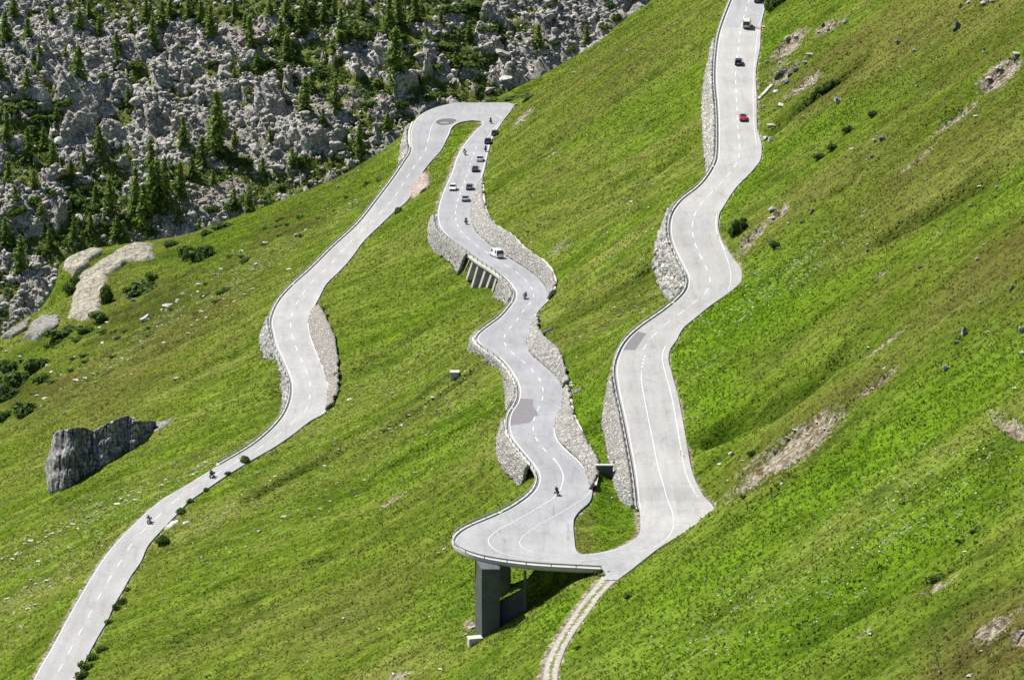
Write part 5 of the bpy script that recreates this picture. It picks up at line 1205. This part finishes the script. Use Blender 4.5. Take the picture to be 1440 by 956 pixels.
def cliff(name, top, bot, mat, label, cat, amp=1.2, lean=.35, back=7.0, strat=2.6, du=1.2):
    """near-vertical rock face standing at the ground line `bot`, its head running back into the slope"""
    u0, u1 = max(top[0][0], bot[0][0]), min(top[-1][0], bot[-1][0])
    us = np.arange(u0, u1 + .01, du); vt = np.interp(us, [q[0] for q in top], [q[1] for q in top]); vb = np.interp(us, [q[0] for q in bot], [q[1] for q in bot])
    m = 26; cols = []
    Yb = []
    for u, v in zip(us, vb):
        p, wh = ground(u, v, False); Yb.append(p[1] if p is not None else np.nan)
    Yb = np.array(Yb); g = ~np.isnan(Yb); Yb = np.interp(us, us[g], Yb[g]); Yb = smooth_path(np.stack([us, Yb, Yb], -1), 10)[:, 1]
    for i, u in enumerate(us):
        col = []
        hh = 0
        for k in range(m):
            f = k / (m - 1); v = vb[i] + 2 + (vt[i] - vb[i] - 2) * f; y = Yb[i] + lean * (vb[i] - v) / 5.5
            col.append(UY(u, v, y))
        tp = col[-1]
        for k in range(1, 7): 
            f = k / 6; yy2 = tp[1] + back * f; zz2 = min(tp[2] - .1 * f, tp[2]) ; zg = near_z(tp[0] + 0, yy2)
            col.append(np.array([tp[0] + .6 * f, yy2, tp[2] * (1 - f) + (zg - .8) * f if zg < tp[2] else max(tp[2], zg) - .5 * f]))
        cols.append(col)
    V = np.array(cols); ny, nx = V.shape[:2]
    a = us[:, None] / 5.6 + np.zeros((1, nx)); b_ = np.linspace(0, 1, nx)[None] * 12 + np.zeros((ny, 1))
    f1, f2, r, ox_, oy_ = worley(a / strat, b_ / (strat * 2.6), 77)
    g1, g2, rr2, ox2, oy2 = worley(a / 1.1, b_ / 1.5, 79)
    d = ((r[..., 2] - .4) * 2 + 1.2 * ox_ * (r[..., 3] - .3) + 1.0 * oy_ * (r[..., 4] - .5)) * np.clip((f2 - f1) * 9, .0, 1) + .55 * (rr2[..., 2] + (rr2[..., 3] - .5) * ox2 * 2) * np.clip((g2 - g1) * 8, 0, 1) + .5 * fbm(a / 1.1, b_ / 2.5, 3, 78) - 2.4 * np.exp(-((us[:, None] - 123) / 1.6)**2)
    w2 = np.ones(nx); w2[:1] = .2; w2[-6:] = np.linspace(1, 0, 6)
    if True:
        rs = np.random.default_rng(5); bnd = [0,84,97,109,122,134,146,159,171,183,195,206,999]; off = rs.uniform(-.7, 1.1, len(bnd)); kb_ = np.searchsorted(bnd, us) - 1
        crack = np.max([np.exp(-((us - x_) / .9)**2) for x_ in bnd[1:-1]], axis=0)
        fr = np.linspace(0, 1, nx)[None] + .04 * vnoise(kb_ * 3.1 + .5, kb_ * 0, 6)[:, None]
        led = -(np.clip((fr - .24) * 30, 0, 1) * .9 + np.clip((fr - .5) * 30, 0, 1) * 1.3)
        d = d * .7 + off[kb_][:, None] - .9 * crack[:, None] + led
    V[..., 1] -= d * amp * w2[None]; V[..., 0] -= d * amp * .35 * w2[None]
    return tag(mk(name, V.reshape(-1, 3), gridf(ny, nx)[:, ::-1].copy(), mat), label, cat)
cliff('rock_outcrop', [(66,640),(69,616),(76,608),(92,605),(104,603),(116,605),(121,609),(123,617),(125,611),(134,604),(148,597),(160,592),(172,589),(184,591),(196,593),(214,596)],
      [(66,656),(70,694),(84,690),(100,683),(116,672),(122,668),(130,664),(150,652),(170,640),(190,628),(205,616),(214,609)], 'cliff', 'dark grey cracked rock outcrop in the left meadow', 'rock outcrop', 1.0, back=5.0)
gp = ground_poly([(202,614),(204,601),(218,593),(246,587),(237,596),(222,607)])
if len(gp) > 3: hump('rock_slab', gp, .6, 'grey_slab', 'light grey slab tapering off the right end of the dark outcrop', 'rock slab', .3, 1.0)
gp = ground_poly([(114,452),(97,448),(99,425),(106,404),(113,388),(133,373),(158,358),(184,345),(206,338.5),(216,344),(213,356),(219,364),(196,367),(182,369),(168,378),(153,387),(150,396),(147,411),(144,427),(137,443),(126,449)])
if len(gp) > 3: hump('granite_slab', gp, 1.3, 'granite_slab', 'long pale granite slab curving down at the meadow edge', 'rock slab', .6, 2.5)
gp = ground_poly([(86,382),(91,369),(112,357),(131,351),(150,352),(136,362),(128,368),(124,376),(104,388)])
if len(gp) > 3: hump('granite_slab', gp, 1.2, 'granite_slab', 'smaller pale granite slab above the long curving one', 'rock slab', .2)
for px, lb, mt in (([(0,478),(0,450),(14,438),(36,432),(42,448),(38,462),(18,476)], 'grey rounded slab at the left edge of the photo', 'grey_slab'), ([(34,476),(46,455),(60,445),(82,446),(84,458),(66,468),(50,480)], 'grey slab right of the one at the photo edge', 'grey_slab'),
                   ([(577,272),(580,262),(586,252),(594,246),(604,250),(605,258),(600,266),(590,274),(582,279)], 'pinkish rock bank at the inner edge of the left road', 'pink_rock'),
                   ([(222,745),(232,738),(242,728),(252,728),(248,736),(236,744)], 'flat pale rock shelf beside the lower left road', 'pale_rock')):
    gp = ground_poly(px)
    if len(gp) > 3: hump('rock_slab', gp, 1.1 if mt != 'pale_rock' else .25, mt, lb, 'rock slab', .5, 1.0)
# long pale slab leaning by the right road
p, _ = ground(1067, 141); q, _ = ground(1086, 121)
d = q - p; L = np.linalg.norm(d); o = MB().box((0, 0, 0), (1.0, L, .5)).build('stone_slab', 'pale_rock', bevel=.08); o.location = (p + q) / 2 + [0, 0, .25]; o.rotation_euler = Vector(d).to_track_quat('Y', 'Z').to_euler()
tag(o, 'long narrow pale slab lying below the dark crag by the road', 'stone slab')

# ------------------------------------------------------------------ small structures
p, _ = ground(639.5, 533); sh = thing('concrete_shelter', p, 'small concrete box with a pale flat roof alone in the meadow', 'shelter')
MB().box((0, .9, .45), (1.7, 1.6, 1.8)).build('body', 'concrete', sh); MB().box((0, .9, 1.45), (2.1, 2.0, .22)).build('roof', 'kerb_concrete', sh, bevel=.03)
p = limbM.P(841, 668); p2, _ = ground(851, 668); Yc = p2[1]; a = UY(839, 668, Yc); b_ = UY(862, 668, Yc); t_ = UY(850, 654.5, Yc)
cu = thing('culvert_headwall', ((a[0] + b_[0]) / 2, Yc, a[2]), 'concrete culvert headwall with pale coping between middle and right roads', 'culvert')
wd = b_[0] - a[0]; hh = t_[2] - a[2]
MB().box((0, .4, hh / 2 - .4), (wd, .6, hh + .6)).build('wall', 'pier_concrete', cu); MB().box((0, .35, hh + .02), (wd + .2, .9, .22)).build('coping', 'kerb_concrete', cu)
def slab_between(name, u0, v0, u1, v1, w_, th_, mat, label, cat, lift=.1):
    p, _ = ground(u0, v0); q, _ = ground(u1, v1); d = q - p
    o = MB().box((0, 0, 0), (w_, np.linalg.norm(d), th_)).build(name, mat, bevel=.03); o.location = (p + q) / 2 + [0, 0, lift]; o.rotation_euler = Vector(d).to_track_quat('Y', 'Z').to_euler(); tag(o, label, cat)
slab_between('drain_wall', 764, 471, 777, 463.5, .5, .7, 'kerb_concrete', 'low concrete drain wall running up from the split stone wall', 'drain wall', .3)
slab_between('drain_wall', 806, 553.5, 819, 547, .5, .6, 'kerb_concrete', 'low pale drain wall beside the white rock above the middle road', 'drain wall', .25)
o = MB().tube([(-1.1,0,.16),(1.1,.1,.2)], .17, 8).build('log', 'timber'); p, _ = ground(615, 223); o.location = p; o.rotation_euler = (0, -.2, .6); tag(o, 'pale log lying on the strip of grass inside the far hairpin', 'log')
for u, v, lb in ((957.5,640,'black and white marker post beside the right-hand road joint'),(826,662.5,'marker post where the middle road meets the culvert wall end'),(781.8,600,'marker post on the bend of the middle road below the grey patch'),(1009.5,336,'marker post by the lay-by of the right-hand road'),(1067,181,'marker post on the right-hand road level with the red car')):
    limb = limbR if u > 900 else limbM; p = limb.P(u, v); r_ = thing('delineator_post', p, lb, 'marker post', 'road marker posts')
    MB().box((0,0,.5), (.14,.1,1.1)).build('post', 'plate_white', r_); MB().box((0,0,.82), (.15,.11,.2)).build('band', 'black_plastic', r_)
for u, v, lb in ((1064.5,40.5,'orange traffic cone nearest to the beige van'),(1067,41,'middle one of three orange traffic cones'),(1070,41,'orange traffic cone nearest to the grass bank')):
    p = limbR.P(u, v); r_ = thing('traffic_cone', p, lb, 'traffic cone', 'orange traffic cones at the road edge')
    MB().box((0,0,.02), (.4,.4,.04)).build('base', 'cone_orange', r_); MB().tube([(0,0,.04),(0,0,.36),(0,0,.72)], [.17,.10,.03], 12).build('body', 'cone_orange', r_); MB().tube([(0,0,.36),(0,0,.5)], [.115,.085], 12).build('white_band', 'plate_white', r_)

# ------------------------------------------------------------------ vehicles
def car(name, label, cat, u, v, limb, toward, colour, L=4.3, W=1.78, H=1.45, kind='hatch', yaw=0.0, lat=0.0):
    p = limb.P(u, v); dv = 4
    uc = lambda w_: (float(limb.L(w_)) + float(limb.Rr(w_))) / 2
    off = u - uc(v); a = limb.P(uc(v + dv) + off, v + dv); b_ = limb.P(uc(v - dv) + off, v - dv); d = (b_ - a)  # away from viewer
    if toward: d = -d
    r_ = thing(name, p + np.array([0, 0, .02]), label, cat, 'vehicles on the pass road')
    q = Vector(d).to_track_quat('Y', 'Z'); r_.rotation_euler = q.to_euler(); r_.rotation_euler.z += yaw
    hw = W / 2; pc = 'paint_' + colour
    van = kind in ('van', 'camper')
    hood = {'hatch': .95, 'suv': 1.05, 'estate': .92, 'coupe': .86, 'open': .88, 'van': 1.15, 'camper': 1.15}[kind]
    gl = .22 if kind != 'suv' else .30
    st = [(-L/2, gl+.18, hood*.86, .86), (-L/2+.12, gl, hood*.98, .95), (-L*.30, gl-.02, hood*1.03, 1.0), (0, gl-.02, hood*1.02, 1.0), (L*.22, gl-.02, hood*.99, 1.0), (L*.36, gl, hood*.88, .97), (L/2-.12, gl+.02, hood*.74, .90), (L/2, gl+.12, hood*.62, .78)]
    rings = []
    for y, z0, z1, w_ in st:
        w_ *= hw; zm = (z0 + z1) / 2
        rings.append([(-w_*.90, y, z0), (-w_, y, z0 + .12), (-w_*1.0, y, zm), (-w_*.97, y, z1 - .06), (-w_*.90, y, z1), (w_*.90, y, z1), (w_*.97, y, z1 - .06), (w_, y, zm), (w_, y, z0 + .12), (w_*.90, y, z0)])
    MB().loft(rings).build('body', pc, r_, smooth=False, bevel=0)
    if kind == 'open':
        MB().loft([[(-hw*.80, y, hood*.9), (-hw*.74, y, z), (hw*.74, y, z), (hw*.80, y, hood*.9)] for y, z in ((-.95, hood+.02), (.55, hood+.02))]).build('cockpit', 'black_plastic', r_)
        MB().hexa([(-hw*.78,.55,hood),(hw*.78,.55,hood),(hw*.78,.60,hood),(-hw*.78,.60,hood)], [(-hw*.66,.22,H),(hw*.66,.22,H),(hw*.66,.26,H),(-hw*.66,.26,H)]).build('windscreen', 'car_glass', r_)
        for s in (-1, 1):
            MB().box((s*.38,-.55,hood+.12), (.5,.22,.62)).build('seat', 'cloth_grey', r_, bevel=.06)
            MB().tube([(s*.2,-.78,hood+.02),(s*.22,-.78,hood+.30),(s*.56,-.78,hood+.30),(s*.58,-.78,hood+.02)], .04, 8).build('roll_bar', 'chrome', r_)
    else:
        yr0, yr1, yf1, yf0 = {'hatch': (-L*.47, -L*.38, L*.06, L*.24), 'suv': (-L*.485, -L*.42, L*.04, L*.22), 'estate': (-L*.47, -L*.36, L*.04, L*.21), 'coupe': (-L*.44, -L*.20, L*.03, L*.22), 'van': (-L*.492, -L*.47, L*.22, L*.36), 'camper': (-L*.492, -L*.47, L*.24, L*.37)}[kind]
        zb = hood * .96; zt = H - .05; wb, wt = hw * .93, hw * (.76 if not van else .86)
        MB().hexa([(-wb,yr0,zb),(wb,yr0,zb),(wb,yf0,zb),(-wb,yf0,zb)], [(-wt,yr1,zt),(wt,yr1,zt),(wt,yf1,zt),(-wt,yf1,zt)]).build('windows', 'car_glass', r_)
        rf = MB(); e = .02
        rf.hexa([(-wt-e,yr1-e,zt-.07),(wt+e,yr1-e,zt-.07),(wt+e,yf1+e,zt-.07),(-wt-e,yf1+e,zt-.07)], [(-wt*.92,yr1+.08,H),(wt*.92,yr1+.08,H),(wt*.92,yf1-.12,H),(-wt*.92,yf1-.12,H)]); rf.build('roof', pc, r_, bevel=.02)
        pl = MB()
        for s in (-1, 1):
            fr = [(.0, .07), (.36, .05), (.62, .05)] if not van else [(.0, .09), (.30, .35), (.62, .08)]
            for f0, w_ in fr + [(.93, .07)]:
                f1_ = f0 + w_
                yb0, yb1 = yr0 + (yf0 - yr0) * f0, yr0 + (yf0 - yr0) * f1_; yt0, yt1 = yr1 + (yf1 - yr1) * f0, yr1 + (yf1 - yr1) * f1_
                pl.hexa([(s*wb-.015,yb0-.012,zb),(s*wb+.015,yb0-.012,zb),(s*wb+.015,yb1+.012,zb),(s*wb-.015,yb1+.012,zb)], [(s*wt-.015,yt0-.012,zt-.02),(s*wt+.015,yt0-.012,zt-.02),(s*wt+.015,yt1+.012,zt-.02),(s*wt-.015,yt1+.012,zt-.02)])
        pl.build('pillars', pc, r_)
        if kind == 'camper': MB().box((0,-.5,H+.06), (1.2,1.9,.16)).build('roof_box', 'plate_white', r_, bevel=.04)
    wr = .33 if kind != 'suv' else .37
    wheel = MB().lathe_x([(-.11,.02),(-.11,wr*.92),(-.08,wr),(.08,wr),(.11,wr*.92),(.11,.02)], (0,0,0), 16); rim = MB().lathe_x([(.085,.02),(.118,wr*.25),(.112,wr*.62),(.10,wr*.66)], (0,0,0), 14)
    w0 = None
    for sx in (-1, 1):
        for yy2 in (-L*.29, L*.31):
            if w0 is None:
                w0 = wheel.build('wheel', 'rubber', r_); m0 = rim.build('rim', 'alloy', w0); wo_ = w0
            else: wo_ = copy_tree(w0, r_)
            wo_.location = (sx * (hw - .10), yy2, wr); wo_.rotation_euler.z = 0 if sx > 0 else math.pi
    for s in (-1, 1):
        MB().box((s*hw*.72, -L/2 + .03, hood*.74), (.26,.14,.16 if not van else .34)).build('tail_light', 'red_lens', r_, bevel=.02)
        MB().box((s*hw*.58, L/2 - .06, hood*.56), (.34,.14,.13)).build('headlight', 'clear_lens', r_, bevel=.03)
        MB().box((s*(hw+.09), L*.17, hood+.05), (.2,.1,.14)).build('mirror', pc, r_, bevel=.02)
    MB().box((0, -L/2 + .0, .42), (W*.86,.16,.2)).build('rear_bumper', 'black_plastic' if colour not in ('white',) else pc, r_, bevel=.03); MB().box((0, -L/2 - .02, hood*.6), (.5,.05,.12)).build('number_plate', 'plate_white', r_)
    MB().box((0, L/2 - .01, .42), (W*.7,.12,.16)).build('grille', 'black_plastic', r_, bevel=.02)
    return r_
car('car', 'dark car cut off by the top edge of the photo', 'car', 1066, 2, limbR, False, 'black', kind='estate')
car('camper_van', 'beige van with a white roof on the top of the right-hand road', 'van', 1050.5, 38, limbR, False, 'beige', 4.9, 1.95, 2.05, 'van')
car('car', 'black car second from the top on the right-hand road', 'car', 1038.5, 90, limbR, False, 'black', 4.2, 1.86, 1.45, 'hatch')
car('convertible_car', 'red open-topped car with two seats showing on the right-hand road', 'car', 1045, 168, limbR, False, 'red', 4.1, 1.80, 1.28, 'open')
car('car', 'dark plum car half hidden by the grass bank near the far hairpin', 'car', 696, 190, limbM, False, 'plum', 4.2, 1.75, 1.48, 'suv')
car('car', 'black estate car just above the lone motorcycle in the far queue', 'car', 686.5, 201.5, limbM, False, 'black', 4.5, 1.85, 1.5, 'estate')
car('car', 'white saloon with dark rear window third in the far queue', 'car', 675, 226, limbM, False, 'white', 4.5, 1.8, 1.4, 'coupe')
car('car', 'dark brown car behind the white saloon in the far queue', 'car', 668.5, 240.5, limbM, False, 'brown', 4.5, 1.82, 1.4, 'coupe')
car('car', 'white car coming towards the viewer in the left lane', 'car', 637, 267, limbM, True, 'white', 4.2, 1.85, 1.46, 'hatch')
car('car', 'grey-violet car beside the oncoming white car', 'car', 660.5, 266, limbM, False, 'grey_violet', 4.1, 1.8, 1.5, 'hatch')
car('car', 'silver car last in the far queue', 'car', 654.5, 282, limbM, False, 'silver', 4.4, 1.8, 1.4, 'coupe')
car('van', 'white van on the bend beside the long curved stone wall', 'van', 698, 361, limbM, False, 'white', 5.0, 1.98, 2.0, 'van', yaw=.12)
# motorcycles with riders
def body_mesh(suit):
    me = bpy.data.meshes.new('person'); 
    J = {'pel':(0,-.28,.86),'sp':(0,-.20,1.10),'ch':(0,-.08,1.32),'nk':(0,.0,1.48),'hd':(0,.03,1.58)}
    for s, k in ((-1,'l'),(1,'r')):
        J['hp'+k] = (s*.12,-.25,.84); J['kn'+k] = (s*.25,.13,.74); J['an'+k] = (s*.20,-.10,.36); J['ft'+k] = (s*.21,.08,.30)
        J['sh'+k] = (s*.20,-.04,1.38); J['el'+k] = (s*.34,.14,1.16); J['ha'+k] = (s*.36,.40,1.06)
    E = [('pel','sp'),('sp','ch'),('ch','nk'),('nk','hd')] + [(a+k, b+k) for k in 'lr' for a, b in (('hp','kn'),('kn','an'),('an','ft'),('sh','el'),('el','ha'))] + [('pel','hp'+k) for k in 'lr'] + [('ch','sh'+k) for k in 'lr']
    Rd = dict(pel=.15, sp=.145, ch=.17, nk=.07, hd=.085, hp=.115, kn=.075, an=.055, ft=.05, sh=.09, el=.06, ha=.042)
    ks = list(J); me.from_pydata([J[k] for k in ks], [(ks.index(a), ks.index(b)) for a, b in E], [])
    o = link('person', me); o.modifiers.new('s', 'SKIN'); sv = me.skin_vertices[0].data
    for i, k in enumerate(ks):
        r_ = Rd.get(k) or Rd[k[:-1]]; sv[i].radius = (r_, r_); sv[i].use_root = (k == 'pel')
    o.modifiers.new('d', 'SUBSURF').levels = 1
    dg = bpy.context.evaluated_depsgraph_get(); e = bpy.data.meshes.new_from_object(o.evaluated_get(dg)); bpy.data.objects.remove(o)
    return e
BODY = body_mesh(None)
def moto(u, v, limb, toward, bike, suit, helm, label_b, label_p, lean=0.0, yaw=0.0):
    p = limb.P(u, v); dv = 4; uc = lambda w_: (float(limb.L(w_)) + float(limb.Rr(w_))) / 2
    d = limb.P(uc(v - dv), v - dv) - limb.P(uc(v + dv), v + dv)
    if toward: d = -d
    e = Vector(d).to_track_quat('Y', 'Z').to_euler()
    r_ = thing('motorcycle', p + np.array([0, 0, .01]), label_b, 'motorcycle', 'motorcycles on the pass road'); r_.rotation_euler = (e.x, lean, e.z + yaw)
    tank = MB().loft([[(-w_, y, z0), (-w_, y, z1), (0, y, z1 + .05), (w_, y, z1), (w_, y, z0)] for y, z0, z1, w_ in ((-.75,.78,.86,.08),(-.35,.55,.80,.15),(.05,.45,.92,.16),(.35,.5,.98,.20),(.55,.62,.95,.16),(.7,.78,.9,.06))]).build('fairing', 'paint_' + bike, r_)
    MB().box((0,-.38,.83), (.28,.72,.10)).build('seat', 'black_plastic', r_, bevel=.03)
    MB().box((0,.0,.42), (.34,.5,.36)).build('engine', 'rail_dark', r_, bevel=.04)
    for s in (-1, 1): MB().box((s*.36,-.62,.72), (.22,.5,.40)).build('pannier', 'black_plastic', r_, bevel=.04)
    MB().tube([(.2,.1,.3),(.22,-.4,.32),(.24,-.8,.42)], [.035,.05,.06], 8).build('exhaust', 'chrome', r_)
    MB().tube([(-.40,.36,1.06),(-.2,.44,1.08),(.2,.44,1.08),(.40,.36,1.06)], .018, 6).build('handlebar', 'black_plastic', r_)
    MB().hexa([(-.17,.55,.95),(.17,.55,.95),(.17,.57,.95),(-.17,.57,.95)], [(-.12,.38,1.25),(.12,.38,1.25),(.12,.40,1.25),(-.12,.40,1.25)]).build('windscreen', 'car_glass', r_)
    MB().box((0,.70,.84), (.2,.08,.16)).build('headlight', 'clear_lens', r_, bevel=.03); MB().box((0,-.82,.84), (.2,.06,.08)).build('tail_light', 'red_lens', r_)
    for y in (-.68, .74):
        w_ = MB().lathe_x([(-.06,.24),(-.065,.28),(-.03,.315),(.03,.315),(.065,.28),(.06,.24)], (0,y,.315), 18).build('wheel', 'rubber', r_); MB().lathe_x([(-.05,.05),(-.03,.25),(.03,.25),(.05,.05)], (0,y,.315), 14).build('rim', 'alloy', w_)
    for s in (-1, 1): MB().tube([(s*.09,.74,.32),(s*.10,.50,1.04)], .028, 6).build('fork', 'chrome', r_)
    me = BODY.copy(); me.materials.clear(); me.materials.append(M['cloth_' + suit]); me.polygons.foreach_set('use_smooth', np.ones(len(me.polygons), bool))
    b_ = link('person', me); b_.location = r_.location; b_.rotation_euler = r_.rotation_euler; tag(b_, label_p, 'person', 'motorcycle riders')
    hm = bpy.data.meshes.new('helmet'); bm = bmesh.new(); bmesh.ops.create_uvsphere(bm, u_segments=16, v_segments=10, radius=.145)
    for q in bm.verts: q.co = Vector((q.co.x * .92, q.co.y * 1.08 + .03, q.co.z * 1.02 + 1.62))
    bm.to_mesh(hm); bm.free(); hm.materials.append(M['cloth_' + helm]); h_ = link('helmet', hm, b_)
    MB().loft([[(-.115,.10,z),(-.06,.178,z),(.06,.178,z),(.115,.10,z),(.10,.06,z),(-.10,.06,z)] for z in (1.60, 1.68)]).build('visor', 'car_glass', h_)
    for s in (-1, 1): # gloves: palm, four fingers round the grip, thumb
        g = MB().box((s*.36,.375,1.075), (.09,.09,.05))
        for k, ln in enumerate((.07,.08,.085,.07)):
            x = s * (.33 + .022 * k); g.tube([(x,.40,1.09),(x,.40+ln*.55,1.09),(x,.40+ln*.6,1.05),(x,.40+ln*.2,1.03)], .011, 5)
        g.tube([(s*.315,.37,1.07),(s*.305,.40,1.045),(s*.32,.42,1.035)], .012, 5); g.build('glove', 'black_plastic', b_)
    return r_
moto(690, 173.5, limbM, False, 'red', 'black', 'black', 'red motorcycle highest on the middle road near the far hairpin', 'rider in black on the highest red motorcycle near the far hairpin')
moto(683, 213, limbM, False, 'black', 'black', 'grey', 'black motorcycle riding between the black estate and the white saloon', 'rider in black between the black estate and the white saloon')
moto(654, 218, limbM, True, 'orange', 'red', 'black', 'orange motorcycle oncoming in the left lane below the far hairpin', 'rider in red on the oncoming orange motorcycle', .12)
moto(655, 315, limbM, False, 'plum', 'black', 'black', 'dark motorcycle alone behind the silver car', 'rider in dark clothing behind the silver car', .05)
moto(737, 420, limbM, True, 'black', 'blue', 'black', 'dark motorcycle leaning through the bend below the gallery', 'rider in dark blue leaning through the bend below the gallery', -.30)
moto(785, 696, limbM, False, 'black', 'black', 'black', 'black motorcycle on the centre line of the near hairpin approach', 'rider in black on the near hairpin approach', -.28)
moto(298, 670, limbL, True, 'black', 'black', 'grey', 'dark motorcycle beside the end of the left road guardrail', 'rider in black beside the end of the left road guardrail', .05)
moto(209.5, 734, limbL, True, 'white', 'black', 'black', 'white-nosed motorcycle lowest on the left-hand road', 'rider in black on the lowest motorcycle of the left road', .05)
label_pool()
